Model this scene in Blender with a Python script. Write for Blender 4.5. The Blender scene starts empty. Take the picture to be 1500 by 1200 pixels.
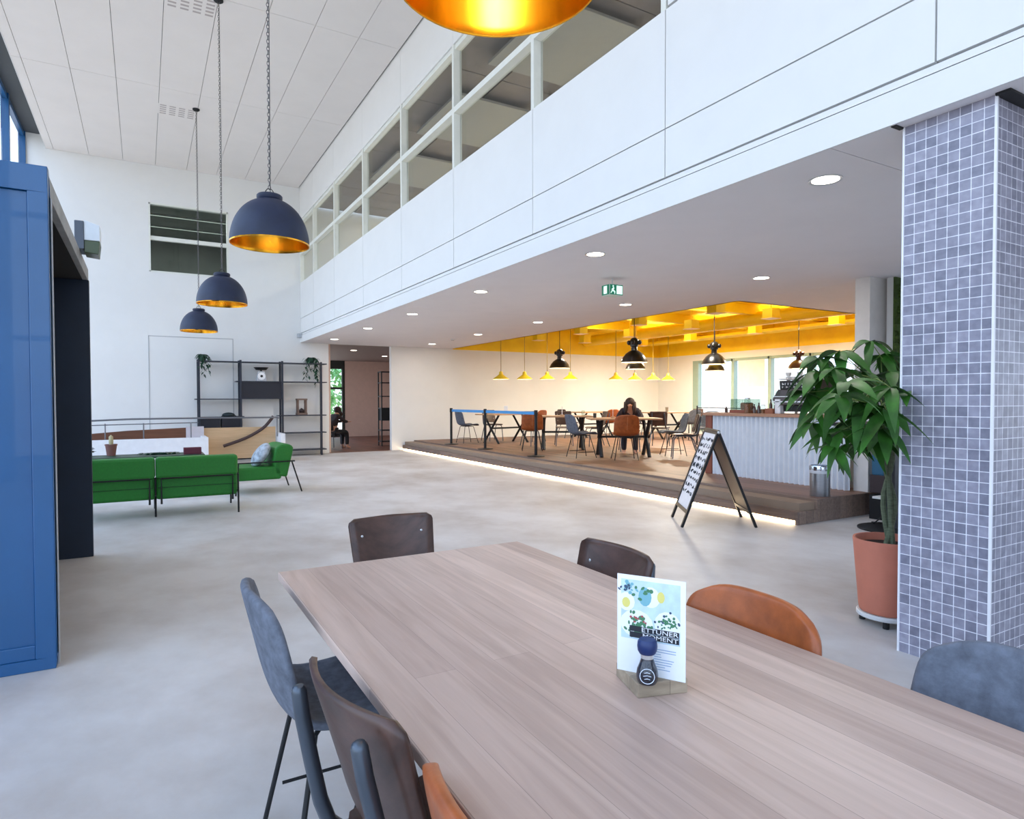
import bpy, bmesh, math, random
from mathutils import Vector, Matrix
PI = math.pi
random.seed(7)
SC = bpy.context.scene
C = SC.collection

# ------------------------------------------------------------------ camera
cd = bpy.data.cameras.new('camera'); cam = bpy.data.objects.new('camera', cd); C.objects.link(cam)
FPX, YAW, PITCH, ROLL, SHY = 939.333954, 0.521782586, 0.0228674349, -0.00215447469, 7.06835814
H = 1.36
def cam_axes(y, p, r):
    cy, sy, cp, sp, cr, sr = math.cos(y), math.sin(y), math.cos(p), math.sin(p), math.cos(r), math.sin(r)
    f = Vector((sy*cp, cy*cp, -sp)); rt = Vector((cy, -sy, 0)); up = rt.cross(f)
    return rt*cr+up*sr, up*cr-rt*sr, f
R_, U_, F_ = cam_axes(YAW, PITCH, ROLL)
M4 = Matrix.Identity(4)
for i in range(3):
    M4[i][0] = R_[i]; M4[i][1] = U_[i]; M4[i][2] = -F_[i]; M4[i][3] = (0, 0, H)[i]
cam.matrix_world = M4
cd.sensor_width = 36; cd.sensor_fit = 'HORIZONTAL'; cd.lens = FPX/1500*36; cd.shift_y = SHY/1500
cd.clip_start = .05; cd.clip_end = 200
SC.camera = cam

# ------------------------------------------------------------------ world and daylight
W = bpy.data.worlds.new('world'); SC.world = W; W.use_nodes = True
wn = W.node_tree.nodes; wl = W.node_tree.links
bg = wn['Background']
wtc = wn.new('ShaderNodeTexCoord'); wsep = wn.new('ShaderNodeSeparateXYZ'); wr = wn.new('ShaderNodeValToRGB')
wl.new(wtc.outputs['Generated'], wsep.inputs[0]); wl.new(wsep.outputs['Z'], wr.inputs[0])
wr.color_ramp.elements[0].position = 0.0; wr.color_ramp.elements[0].color = (.47, .48, .50, 1)
wr.color_ramp.elements[1].position = .5; wr.color_ramp.elements[1].color = (.58, .76, 1.08, 1)
e = wr.color_ramp.elements.new(.08); e.color = (.67, .82, 1.04, 1)
wl.new(wr.outputs[0], bg.inputs[0]); bg.inputs[1].default_value = 3.6

def area_light(name, loc, direction, sx, sy, power=0, col=(1, 1, 1), portal=False, parent=None):
    ld = bpy.data.lights.new(name, 'AREA'); ld.shape = 'RECTANGLE'; ld.size = sx; ld.size_y = sy
    ld.energy = power if not portal else 1; ld.color = col
    if portal: ld.cycles.is_portal = True
    o = bpy.data.objects.new(name, ld); C.objects.link(o); o.location = loc
    o.rotation_euler = Vector(direction).to_track_quat('-Z', 'Y').to_euler()
    if parent: o.parent = parent
    return o
area_light('daylight_portal', (-2.15, 5.3, 3.3), (1, 0, 0), 6.6, 22.4, portal=True).rotation_euler = (PI/2, 0, -PI/2)
bpy.data.objects['daylight_portal'].data.size = 22.4; bpy.data.objects['daylight_portal'].data.size_y = 6.6
area_light('daylight_portal', (.7, -5.95, 3.3), (0, 1, 0), 5.2, 6.4, portal=True)
area_light('daylight_portal', (15.42, 10.6, 1.5), (-1, 0, 0), 9.5, 2.4, portal=True).rotation_euler = (PI/2, 0, PI/2)

_p = area_light('daylight_portal', (9.2, -.85, 1.45), (-1, 0, 0), 10.1, 2.6, portal=True); _p.rotation_euler = (PI/2, 0, PI/2)
SC.view_settings.view_transform = 'Standard'; SC.view_settings.look = 'None'
SC.view_settings.exposure = 0.0; SC.view_settings.gamma = 1.0
try: SC.view_settings.use_curve_mapping = False
except Exception: pass

# ------------------------------------------------------------------ materials
def lin(c):
    return tuple(((v/255)/12.92 if v/255 <= .04045 else ((v/255+.055)/1.055)**2.4) for v in c)
MATS = {}
def mat(name, col, rough=.5, metal=0, noise=None, bump=0, emit=None, es=0, coat=0, alpha=None):
    """noise = (scale, amount, (sx, sy, sz))"""
    if name in MATS: return MATS[name]
    m = bpy.data.materials.new(name); m.use_nodes = True
    n = m.node_tree.nodes; l = m.node_tree.links; b = n['Principled BSDF']
    c = lin(col)
    b.inputs['Base Color'].default_value = (*c, 1); b.inputs['Roughness'].default_value = rough
    b.inputs['Metallic'].default_value = metal
    if coat: b.inputs['Coat Weight'].default_value = coat
    tc = n.new('ShaderNodeTexCoord'); mp = n.new('ShaderNodeMapping'); l.new(tc.outputs['Object'], mp.inputs[0])
    nz = n.new('ShaderNodeTexNoise'); l.new(mp.outputs[0], nz.inputs[0])
    sc, am, st = noise if noise else (9, .04, (1, 1, 1))
    mp.inputs['Scale'].default_value = st; nz.inputs['Scale'].default_value = sc; nz.inputs['Detail'].default_value = 6
    nz.inputs['Roughness'].default_value = .6
    cr = n.new('ShaderNodeValToRGB'); l.new(nz.outputs[0], cr.inputs[0])
    cr.color_ramp.elements[0].position = .3; cr.color_ramp.elements[1].position = .7
    cr.color_ramp.elements[0].color = (*[v*(1-am) for v in c], 1); cr.color_ramp.elements[1].color = (*[min(1, v*(1+am)) for v in c], 1)
    l.new(cr.outputs[0], b.inputs['Base Color'])
    if bump:
        bp = n.new('ShaderNodeBump'); bp.inputs['Strength'].default_value = bump; bp.inputs['Distance'].default_value = .01
        l.new(nz.outputs[0], bp.inputs['Height']); l.new(bp.outputs[0], b.inputs['Normal'])
    if emit:
        b.inputs['Emission Color'].default_value = (*lin(emit), 1); b.inputs['Emission Strength'].default_value = es
    MATS[name] = m
    return m
def glass_mat(name, tint=(251, 252, 252), refl=.12, rough=.02):
    m = bpy.data.materials.new(name); m.use_nodes = True
    n = m.node_tree.nodes; l = m.node_tree.links; n.remove(n['Principled BSDF'])
    t = n.new('ShaderNodeBsdfTransparent'); t.inputs[0].default_value = (*lin(tint), 1)
    g = n.new('ShaderNodeBsdfGlossy'); g.inputs['Roughness'].default_value = rough
    mx = n.new('ShaderNodeMixShader'); lw_ = n.new('ShaderNodeLayerWeight'); lw_.inputs[0].default_value = .5
    pw = n.new('ShaderNodeMath'); pw.operation = 'POWER'; pw.inputs[1].default_value = 5; l.new(lw_.outputs['Facing'], pw.inputs[0])
    ma = n.new('ShaderNodeMath'); ma.operation = 'MULTIPLY_ADD'; ma.inputs[1].default_value = .5; ma.inputs[2].default_value = .03
    l.new(pw.outputs[0], ma.inputs[0]); l.new(ma.outputs[0], mx.inputs[0]); l.new(t.outputs[0], mx.inputs[1]); l.new(g.outputs[0], mx.inputs[2])
    l.new(mx.outputs[0], n['Material Output'].inputs[0]); MATS[name] = m
    return m
def plank_mat(name, c1, c2, width, length, rough=.5, axis='Y', grain=.16, gap=None, bump=.15):
    """boards of `width` across and `length` along the given axis, with stretched grain"""
    m = bpy.data.materials.new(name); m.use_nodes = True
    n = m.node_tree.nodes; l = m.node_tree.links; b = n['Principled BSDF']; b.inputs['Roughness'].default_value = rough
    tc = n.new('ShaderNodeTexCoord'); mp = n.new('ShaderNodeMapping'); l.new(tc.outputs['Object'], mp.inputs[0])
    if axis == 'Y': mp.inputs['Rotation'].default_value = (0, 0, PI/2)
    br = n.new('ShaderNodeTexBrick'); l.new(mp.outputs[0], br.inputs[0])
    br.inputs['Scale'].default_value = 1; br.inputs['Brick Width'].default_value = length; br.inputs['Row Height'].default_value = width
    br.inputs['Mortar Size'].default_value = gap if gap else .0006; br.inputs['Bias'].default_value = 0
    br.offset = .37
    br.inputs['Color1'].default_value = (*lin(c1), 1); br.inputs['Color2'].default_value = (*lin(c2), 1)
    mid = [(a+b_)/2*.72 for a, b_ in zip(c1, c2)]
    br.inputs['Mortar'].default_value = (*lin(mid), 1)
    m2 = n.new('ShaderNodeMapping'); l.new(tc.outputs['Object'], m2.inputs[0])
    m2.inputs['Scale'].default_value = (22, 1.3, 22) if axis == 'Y' else (1.3, 22, 22)
    nz = n.new('ShaderNodeTexNoise'); nz.inputs['Scale'].default_value = 1.6; nz.inputs['Detail'].default_value = 8; nz.inputs['Distortion'].default_value = .8
    l.new(m2.outputs[0], nz.inputs[0])
    cr = n.new('ShaderNodeValToRGB'); l.new(nz.outputs[0], cr.inputs[0])
    cr.color_ramp.elements[0].position = .3; cr.color_ramp.elements[1].position = .7
    k = 1-grain
    cr.color_ramp.elements[0].color = (k, k*.97, k*.94, 1); cr.color_ramp.elements[1].color = (1, 1, 1, 1)
    mx = n.new('ShaderNodeMix'); mx.data_type = 'RGBA'; mx.blend_type = 'MULTIPLY'; mx.inputs[0].default_value = 1
    l.new(br.outputs[0], mx.inputs[6]); l.new(cr.outputs[0], mx.inputs[7]); l.new(mx.outputs[2], b.inputs['Base Color'])
    bp = n.new('ShaderNodeBump'); bp.inputs['Strength'].default_value = bump; bp.inputs['Distance'].default_value = .004
    l.new(nz.outputs[0], bp.inputs['Height']); l.new(bp.outputs[0], b.inputs['Normal'])
    MATS[name] = m
    return m
def floor_mat():
    m = bpy.data.materials.new('poured floor'); m.use_nodes = True
    n = m.node_tree.nodes; l = m.node_tree.links; b = n['Principled BSDF']
    tc = n.new('ShaderNodeTexCoord'); mp = n.new('ShaderNodeMapping'); l.new(tc.outputs['Object'], mp.inputs[0])
    mp.inputs['Scale'].default_value = (1.0, .8, 1); mp.inputs['Rotation'].default_value = (0, 0, .5)
    nz = n.new('ShaderNodeTexNoise'); nz.inputs['Scale'].default_value = .9; nz.inputs['Detail'].default_value = 9; nz.inputs['Roughness'].default_value = .62
    l.new(mp.outputs[0], nz.inputs[0])
    cr = n.new('ShaderNodeValToRGB'); l.new(nz.outputs[0], cr.inputs[0])
    cr.color_ramp.elements[0].position = .28; cr.color_ramp.elements[0].color = (*lin((172, 163, 156)), 1)
    cr.color_ramp.elements[1].position = .62; cr.color_ramp.elements[1].color = (*lin((210, 208, 207)), 1)
    l.new(cr.outputs[0], b.inputs['Base Color'])
    n2 = n.new('ShaderNodeTexNoise'); n2.inputs['Scale'].default_value = 6; n2.inputs['Detail'].default_value = 5; l.new(mp.outputs[0], n2.inputs[0])
    mr = n.new('ShaderNodeMapRange'); mr.inputs[3].default_value = .38; mr.inputs[4].default_value = .58
    l.new(n2.outputs[0], mr.inputs[0]); l.new(mr.outputs[0], b.inputs['Roughness'])
    MATS['floor'] = m
    return m
def mosaic_mat():
    m = bpy.data.materials.new('grey mosaic'); m.use_nodes = True
    n = m.node_tree.nodes; l = m.node_tree.links; b = n['Principled BSDF']; b.inputs['Roughness'].default_value = .35
    tc = n.new('ShaderNodeTexCoord')
    br = n.new('ShaderNodeTexBrick'); l.new(tc.outputs['UV'], br.inputs[0]); br.offset = 0; br.squash = 1
    br.inputs['Scale'].default_value = 1; br.inputs['Brick Width'].default_value = .053; br.inputs['Row Height'].default_value = .053
    br.inputs['Mortar Size'].default_value = .0022; br.inputs['Mortar Smooth'].default_value = .2
    br.inputs['Color1'].default_value = (*lin((128, 128, 144)), 1); br.inputs['Color2'].default_value = (*lin((164, 162, 178)), 1)
    br.inputs['Mortar'].default_value = (*lin((238, 238, 245)), 1)
    nz = n.new('ShaderNodeTexNoise'); nz.inputs['Scale'].default_value = 22; nz.inputs['Detail'].default_value = 5; l.new(tc.outputs['UV'], nz.inputs[0])
    cr = n.new('ShaderNodeValToRGB'); l.new(nz.outputs[0], cr.inputs[0])
    cr.color_ramp.elements[0].color = (.72, .72, .74, 1); cr.color_ramp.elements[1].color = (1, 1, 1, 1)
    cr.color_ramp.elements[0].position = .3; cr.color_ramp.elements[1].position = .65
    mx = n.new('ShaderNodeMix'); mx.data_type = 'RGBA'; mx.blend_type = 'MULTIPLY'; mx.inputs[0].default_value = 1
    l.new(br.outputs[0], mx.inputs[6]); l.new(cr.outputs[0], mx.inputs[7]); l.new(mx.outputs[2], b.inputs['Base Color'])
    bp = n.new('ShaderNodeBump'); bp.inputs['Strength'].default_value = .4; bp.inputs['Distance'].default_value = .002; bp.invert = True
    l.new(br.outputs['Fac'], bp.inputs['Height']); l.new(bp.outputs[0], b.inputs['Normal'])
    MATS['mosaic'] = m
    return m

white = mat('white paint', (230, 230, 228), .55, noise=(3, .015, (1, 1, 1)))
ceil_m = mat('ceiling panel', (232, 226, 222), .7, noise=(2, .02, (1, 1, 1)))
soffit_m = mat('soffit paint', (236, 232, 234), .7, noise=(2, .02, (1, 1, 1)))
dark_gap = mat('dark joint', (60, 58, 56), .8)
black = mat('black metal', (22, 23, 26), .42, metal=.3)
blackm = mat('matt black', (16, 17, 20), .6)
steel = mat('brushed steel', (170, 174, 180), .3, metal=.9, noise=(12, .1, (1, 1, 14)))
bluesteel = mat('blue powder coat', (26, 84, 134), .3, noise=(1.2, .12, (1, 1, .6)), coat=.3)
navy = mat('dark navy coat', (13, 30, 50), .5, noise=(3, .2, (1, 1, 1)))
oak = plank_mat('bleached oak', (212, 188, 174), (180, 156, 144), .098, 2.6, .42, 'Y', .24, .0005)
deck = plank_mat('brown floorboards', (150, 112, 88), (118, 86, 68), .14, 1.9, .5, 'Y', .3, .002)
tread_m = plank_mat('grey brown treads', (146, 124, 110), (118, 98, 88), .12, 2.2, .6, 'Y', .35, .002)
corr_floor = plank_mat('red brown boards', (128, 78, 58), (100, 58, 42), .14, 1.8, .5, 'Y', .3, .002)
floor_m = floor_mat(); mosaic = mosaic_mat()
glass = glass_mat('clear glass')
glass_up = glass_mat('upper glass', (244, 246, 244))
yellow = mat('yellow paint', (255, 208, 0), .5, noise=(2.5, .1, (1, 1, 1)))
yellow_lamp = mat('yellow enamel', (222, 190, 40), .35)
brass = mat('brushed brass', (236, 172, 48), .22, metal=1, noise=(7, .28, (1, 1, .15)))
domeblue = mat('midnight shade', (30, 40, 66), .55, noise=(6, .2, (1, 1, 1)))
green_f = mat('green upholstery', (22, 112, 28), .6, noise=(40, .1, (1, 1, 1)), bump=.1)
grey_f = mat('grey suede', (98, 104, 116), .85, noise=(30, .3, (1, 1, 1)), bump=.25)
cognac = mat('cognac leather', (156, 82, 38), .38, noise=(14, .28, (1, 1, 1)), bump=.12)
ply = mat('stained plywood', (74, 52, 44), .4, noise=(9, .4, (6, 1, 1)), bump=.1)
tube_m = mat('gunmetal tube', (84, 92, 102), .35, metal=.7)
silver = mat('silver', (215, 218, 220), .3, metal=.8)
terracotta = mat('terracotta', (198, 120, 96), .7, noise=(5, .08, (1, 1, 1)))
soil = mat('soil', (52, 38, 30), .95, noise=(60, .5, (1, 1, 1)), bump=.6)
leaf_m = mat('leaf', (46, 96, 26), .5, noise=(6, .65, (1, 1, 1)))
leaf_d = mat('dark leaf', (28, 66, 46), .5, noise=(20, .4, (1, 1, 1)))
bark = mat('green brown bark', (96, 106, 82), .8, noise=(30, .3, (1, 1, 4)), bump=.4)
warm_on = mat('lit diffuser', (255, 250, 240), .5, emit=(255, 244, 226), es=14)
led_on = mat('led strip', (255, 240, 215), .5, emit=(255, 226, 178), es=9)
tan = plank_mat('tan plywood', (212, 180, 140), (200, 166, 128), .6, 2.4, .5, 'X', .14)
walnut = plank_mat('brown boards', (132, 82, 52), (110, 66, 42), .12, 2, .5, 'X', .3)

# ------------------------------------------------------------------ mesh collector
class MB:
    def __init__(s): s.v = []; s.f = []; s.uv = None
    def add(s, vs, fs):
        o = len(s.v); s.v += [tuple(v) for v in vs]; s.f += [tuple(i+o for i in f) for f in fs]; return s
    def box(s, x0, x1, y0, y1, z0, z1, M=None):
        vs = [Vector(p) for p in ((x0, y0, z0), (x1, y0, z0), (x1, y1, z0), (x0, y1, z0), (x0, y0, z1), (x1, y0, z1), (x1, y1, z1), (x0, y1, z1))]
        if M: vs = [M @ v for v in vs]
        return s.add(vs, [(3, 2, 1, 0), (4, 5, 6, 7), (0, 1, 5, 4), (1, 2, 6, 5), (2, 3, 7, 6), (3, 0, 4, 7)])
    def tube(s, pts, r, n=8, cap=True, closed=False):
        pts = [Vector(p) for p in pts]; rs = r if isinstance(r, (list, tuple)) else [r]*len(pts)
        rings = []; N = len(pts); ref = None
        for i, p in enumerate(pts):
            a = pts[i-1] if (i > 0 or closed) else p; b = pts[(i+1) % N] if (i < N-1 or closed) else p
            t = (b-a).normalized()
            if ref is None:
                ref = Vector((0, 0, 1)) if abs(t.z) < .9 else Vector((1, 0, 0))
            u = (ref - t*ref.dot(t)).normalized(); ref = u; w = t.cross(u)
            rings.append([p+(u*math.cos(2*PI*k/n)+w*math.sin(2*PI*k/n))*rs[i] for k in range(n)])
        o = [v for rg in rings for v in rg]; fs = []
        for i in range(N if closed else N-1):
            j = (i+1) % N
            for k in range(n): fs.append((i*n+k, i*n+(k+1) % n, j*n+(k+1) % n, j*n+k))
        if cap and not closed:
            fs.append(tuple(range(n-1, -1, -1))); fs.append(tuple((N-1)*n+k for k in range(n)))
        return s.add(o, fs)
    def cyl(s, x, y, z0, z1, r, n=24, r2=None): return s.tube([(x, y, z0), (x, y, z1)], [r, r if r2 is None else r2], n)
    def lathe(s, prof, n=32, c=(0, 0, 0), close=False):
        o = []; fs = []; P = len(prof)
        for k in range(n):
            a = 2*PI*k/n
            for r, z in prof: o.append((c[0]+r*math.cos(a), c[1]+r*math.sin(a), c[2]+z))
        for k in range(n):
            k2 = (k+1) % n
            for i in range(P if close else P-1):
                i2 = (i+1) % P
                fs.append((k*P+i, k2*P+i, k2*P+i2, k*P+i2))
        return s.add(o, fs)
    def prism(s, poly, a0, a1, axis='Z'):
        def P(u, v, w): return {'Z': (u, v, w), 'Y': (u, w, v), 'X': (w, u, v)}[axis]
        n = len(poly); vs = [P(u, v, a0) for u, v in poly]+[P(u, v, a1) for u, v in poly]
        fs = [tuple(range(n-1, -1, -1)), tuple(range(n, 2*n))]+[(i, (i+1) % n, n+(i+1) % n, n+i) for i in range(n)]
        return s.add(vs, fs)
    def grid(s, fn, nu, nv):
        o = [fn(i/nu, j/nv) for i in range(nu+1) for j in range(nv+1)]
        fs = [(i*(nv+1)+j, i*(nv+1)+j+1, (i+1)*(nv+1)+j+1, (i+1)*(nv+1)+j) for i in range(nu) for j in range(nv)]
        return s.add(o, fs)
    def ell(s, c, r, n=12, m=8, M=None):
        o = []; fs = []
        for i in range(m+1):
            t = PI*i/m
            for k in range(n):
                a = 2*PI*k/n; v = Vector((r[0]*math.sin(t)*math.cos(a), r[1]*math.sin(t)*math.sin(a), r[2]*math.cos(t)))
                if M: v = M @ v
                o.append(v+Vector(c))
        for i in range(m):
            for k in range(n): fs.append((i*n+k, (i+1)*n+k, (i+1)*n+(k+1) % n, i*n+(k+1) % n))
        return s.add(o, fs)
    def build(s, name, m, parent=None, bevel=0, smooth=False, mods=(), loc=None):
        me = bpy.data.meshes.new(name); me.from_pydata(s.v, [], s.f); me.update()
        bm = bmesh.new(); bm.from_mesh(me)
        bmesh.ops.remove_doubles(bm, verts=bm.verts, dist=1e-5)
        bmesh.ops.recalc_face_normals(bm, faces=bm.faces); bm.to_mesh(me); bm.free()
        if smooth:
            for p in me.polygons: p.use_smooth = True
            if smooth == 'auto':
                try: me.set_sharp_from_angle(angle=math.radians(38))
                except Exception: pass
        me.materials.append(m)
        o = bpy.data.objects.new(name, me); C.objects.link(o)
        if parent: o.parent = parent
        if loc: o.location = loc
        if bevel:
            b = o.modifiers.new('bevel', 'BEVEL'); b.width = bevel; b.segments = 2; b.limit_method = 'ANGLE'
        for md in mods:
            k = o.modifiers.new(md[0].lower(), md[0])
            for a, v in md[1].items(): setattr(k, a, v)
        return o
def thing(name, label, cat, loc=(0, 0, 0), rotz=0, group=None):
    o = bpy.data.objects.new(name, None); C.objects.link(o); o.empty_display_size = .1
    o.location = loc; o.rotation_euler = (0, 0, rotz); o['label'] = label; o['category'] = cat
    if group: o['group'] = group
    return o
def tag(o, label, cat, group=None, kind=None):
    o['label'] = label; o['category'] = cat
    if group: o['group'] = group
    if kind: o['kind'] = kind
    return o
def struct(o, label, cat):
    o['kind'] = 'structure'; o['label'] = label; o['category'] = cat
    return o
def dup(root, loc, rotz=0, label=None, scale=None):
    r = root.copy(); C.objects.link(r); r.location = loc; r.rotation_euler = (0, 0, rotz)
    if label: r['label'] = label
    if scale: r.scale = (scale,)*3
    for ch in list(root.children):
        c = ch.copy(); C.objects.link(c); c.parent = r
        for g in list(ch.children):
            d = g.copy(); C.objects.link(d); d.parent = c
    return r
def slabs(mb, u_edges, v_edges, gap, put):
    for a, b in zip(u_edges[:-1], u_edges[1:]):
        for c, d in zip(v_edges[:-1], v_edges[1:]):
            put(mb, a+gap/2, b-gap/2, c+gap/2, d-gap/2)

# ------------------------------------------------------------------ setting
YF, XF, XL, ZC, ZS, XR, PZ = 16.56, 3.433, -2.03, 6.63, 2.8, 15.3, .255
YB = -6.0
struct(MB().box(XL-.1, 16, YB-.1, YF+.15, -.1, 0).build('floor', floor_m), 'pale poured concrete floor of the hall with faint blotches', 'floor')
# hall ceiling in long panels
mb = MB(); xs = [-1.69, -1.56]+[-1.56+.622*i for i in range(1, 9)]; xs = [x for x in xs if x < 3.3]+[XF-.02]
slabs(mb, xs, [YB, -2.9, .15, 3.2, 6.25, 9.3, 12.4, YF], .007, lambda m, a, b, c, d: m.box(a, b, c, d, ZC, ZC+.03))
struct(mb.build('ceiling', ceil_m), 'high ceiling of long pale panels with thin seams', 'ceiling')
struct(MB().box(-1.69, XF+.12, YB, YF, ZC+.03, ZC+.06).build('ceiling', dark_gap), 'dark backing seen in the seams of the high ceiling', 'ceiling')
mb = MB().box(XL-.1, -1.69, YB, YF, 6.9, 6.95)
struct(mb.build('ceiling', mat('dark grey recess', (70, 74, 78), .7)), 'dark recessed ceiling strip above the blue window frames', 'ceiling')
struct(MB().box(-1.70, -1.69, YB, YF, ZC, 6.9).build('trim_1', white), 'white edge board of the high ceiling', 'trim')
# far wall: pieces round the window and the corridor opening
mb = MB()
Y0, Y1 = YF, YF+.15
WX0, WX1, WZ0, WZ1 = .16, 1.79, 4.25, 5.79
mb.box(XL, WX0, Y0, Y1, 0, 6.95).box(WX0, WX1, Y0, Y1, 0, WZ0).box(WX0, WX1, Y0, Y1, WZ1, 6.95).box(WX1, 4.12, Y0, Y1, 0, 6.95)
mb.box(4.12, 5.785, Y0, Y1, ZS, 6.95).box(5.785, XR+.2, Y0, Y1, 0, 3.6)
struct(mb.build('wall_far', white), 'tall white end wall of the hall behind the shelving', 'wall')
mb = MB()
for a in ((.115, .13, 0, 2.82), (1.86, 1.875, 0, 2.82)): mb.box(a[0], a[1], YF-.006, YF+.001, a[2], a[3])
mb.box(.115, 1.875, YF-.006, YF+.001, 2.805, 2.82)
struct(mb.build('trim_2', mat('pale groove', (176, 178, 180), .7)), 'thin outline of a flush white panel in the end wall', 'trim')
# window in far wall
def window(n, label, frame_boxes, pane_box, fm, gm, extra=None):
    mb = MB()
    for b in frame_boxes: mb.box(*b)
    w = struct(mb.build('window_%d' % n, fm), label, 'window')
    MB().box(*pane_box).build('glass_pane', gm, w)
    return w
wf = mat('window frame paint', (228, 230, 222), .45)
window(1, 'square interior window high in the white end wall', [
    (WX0, WX1, YF+.02, YF+.1, 4.97, 5.06), (WX0-.005, WX0+.03, YF-.004, YF+.12, WZ0, WZ1), (WX1-.03, WX1+.005, YF-.004, YF+.12, WZ0, WZ1),
    (WX0, WX1, YF-.004, YF+.12, WZ0-.005, WZ0+.03), (WX0, WX1, YF-.004, YF+.12, WZ1-.03, WZ1+.005)], (WX0+.03, WX1-.03, YF+.05, YF+.056, WZ0+.03, WZ1-.03), wf, glass_up)
# room behind the end-wall window
gro = mat('grey green office paint', (118, 128, 122), .8, noise=(2, .15, (1, 1, 1)))  # mottled grey green for the office walls and ceiling
area_light('office_fill', (1, YF+2.5, 6.0), (0, 0, -1), 2, 2, 60, (.95, 1, .97))  # added fill light without a fixture, brightens the office
mb = MB().box(-1, 3.2, YF+.16, YF+5, 3.6, 3.65).box(-1.05, -1, YF+.16, YF+5, 3.6, 6.1).box(3.2, 3.25, YF+.16, YF+5, 3.6, 6.1).box(-1, 3.2, YF+5, YF+5.05, 3.6, 6.1)
struct(mb.build('wall_office', gro), 'grey walls of the office seen through the end wall window', 'wall')
mb = MB().box(-1, 3.2, YF+.16, YF+5, 6.05, 6.1)
for k in range(4): mb.box(-1, 3.2, YF+.7+k*1.2, YF+.76+k*1.2, 5.98, 6.05)
struct(mb.build('ceiling', gro), 'grey office ceiling with thin beams behind the end wall window', 'ceiling')
# facade of the upper floor
MY = [16.54, 15.13, 13.27, 11.29, 9.33, 7.445, 5.545, 3.67]
cols = [-6, -4.1, -2.15, -.2, 1.744, 3.65]+MY[-2::-1]; cols[-1] = YF
mb = MB()
slabs(mb, cols, [3.03, 3.395, 4.285], .01, lambda m, a, b, c, d: m.box(XF, XF+.03, a, b, c, d))
slabs(mb, cols, [5.82, ZC+.03], .005, lambda m, a, b, c, d: m.box(XF, XF+.03, a, b, c, d))
slabs(mb, [-6, -4.1, -2.15, -.2, 1.744, 3.63], [4.295, 5.82], .01, lambda m, a, b, c, d: m.box(XF, XF+.03, a, b, c, d))
slabs(mb, [YB, YF], [2.985, 3.022], .0, lambda m, a, b, c, d: m.box(XF+.004, XF+.03, a, b, c, d))
mb.box(XF-.012, XF+.004, YB, YF, ZS-.004, 2.972)
struct(mb.build('wall_facade', white), 'white panelled wall of the upper floor above the cafe', 'wall')
mb = MB().box(XF+.031, XF+.14, YB, YF, ZS+.09, 4.28).box(XF+.031, XF+.14, YB, YF, 5.82, ZC+.02).box(XF+.031, XF+.14, YB, 3.63, 4.281, 5.819)
struct(mb.build('wall_facade', mat('panel joint grey', (150, 150, 150), .8)), 'grey backing seen in the joints of the white facade panels', 'wall')
for i in range(7):
    a, b = MY[i+1], MY[i]
    fb = [(XF, XF+.11, a-.025, a+.03, 4.28, 5.82), (XF-.002, XF+.11, a+.03, b-.02, 4.965, 5.035), (XF+.02, XF+.11, a+.03, b-.025, 5.76, 5.82), (XF+.02, XF+.11, a+.03, b-.025, 4.28, 4.30)]
    if i == 0: fb.append((XF, XF+.11, b-.03, b+.02, 4.28, 5.82))
    window(2+i, 'interior window number %s from the far end in the upper white facade' % ['one', 'two', 'three', 'four', 'five', 'six', 'seven'][i], fb, (XF+.085, XF+.091, a+.03, b-.025, 4.28, 5.82), wf, glass_up)
# upper floor room behind the facade
upc = mat('upper ceiling tiles', (128, 120, 118), .8, noise=(3, .15, (1, 1, 1)))
mb = MB()
slabs(mb, [3.58+1.2*i for i in range(7)], [-1+1.2*i for i in range(15)]+[16.5], .02, lambda m, a, b, c, d: m.box(a, b, c, d, 6.2, 6.22))
struct(mb.build('ceiling', upc), 'grey tiled ceiling of the upper floor behind the facade windows', 'ceiling')
mb = MB().box(3.58, 11, -1, 16.5, 6.23, 6.25)
struct(mb.build('ceiling', mat('tile joint light', (190, 186, 184), .7)), 'pale joints above the grey ceiling tiles upstairs', 'ceiling')
struct(MB().box(3.58, 10.9, -1, 16.5, 3.45, 3.5).build('floor', mat('upper floor', (190, 186, 182), .6)), 'pale floor of the upper storey', 'floor')
window(18, 'window band added to let light into the upper storey', [(10.8, 10.9, -1+2.9*k, -.9+2.9*k, 4.3, 5.9) for k in range(7)]+[(10.8, 10.9, -.9, 16.5, 4.3, 4.36)], (10.85, 10.856, -1, 16.5, 4.3, 5.9), wf, glass)  # back wall opened as glazing so daylight reaches the upper room
for k in range(6):  # lamp row and area lights added to brighten the upper room
    t = tag(MB().box(6.9, 7.1, 1.2+2.6*k, 2.6+2.6*k, 6.12, 6.16).build('added_linear_light', mat('added lamp glow', (255, 250, 245), .5, emit=(255, 248, 238), es=8), bevel=.003), 'flat white linear lamp added under the upper ceiling to brighten the room, %s from the camera' % ['first', 'second', 'third', 'fourth', 'fifth', 'sixth'][k], 'ceiling light', 'added linear lamps upstairs')
    area_light('office_fill', (7, 1.9+2.6*k, 6.1), (0, 0, -1), 1.2, .2, 85, (1, .97, .93))
mb = MB().box(10.8, 10.9, -1, 16.5, 3.5, 4.3).box(10.8, 10.9, -1, 16.5, 5.9, 6.2).box(3.58, 10.8, -1.1, -1, 3.5, 6.2)
struct(mb.build('wall_upper', mat('upper back wall', (120, 116, 114), .8)), 'grey back wall of the upper floor', 'wall')
pan = mat('acoustic panel', (158, 158, 155), .8)
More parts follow.
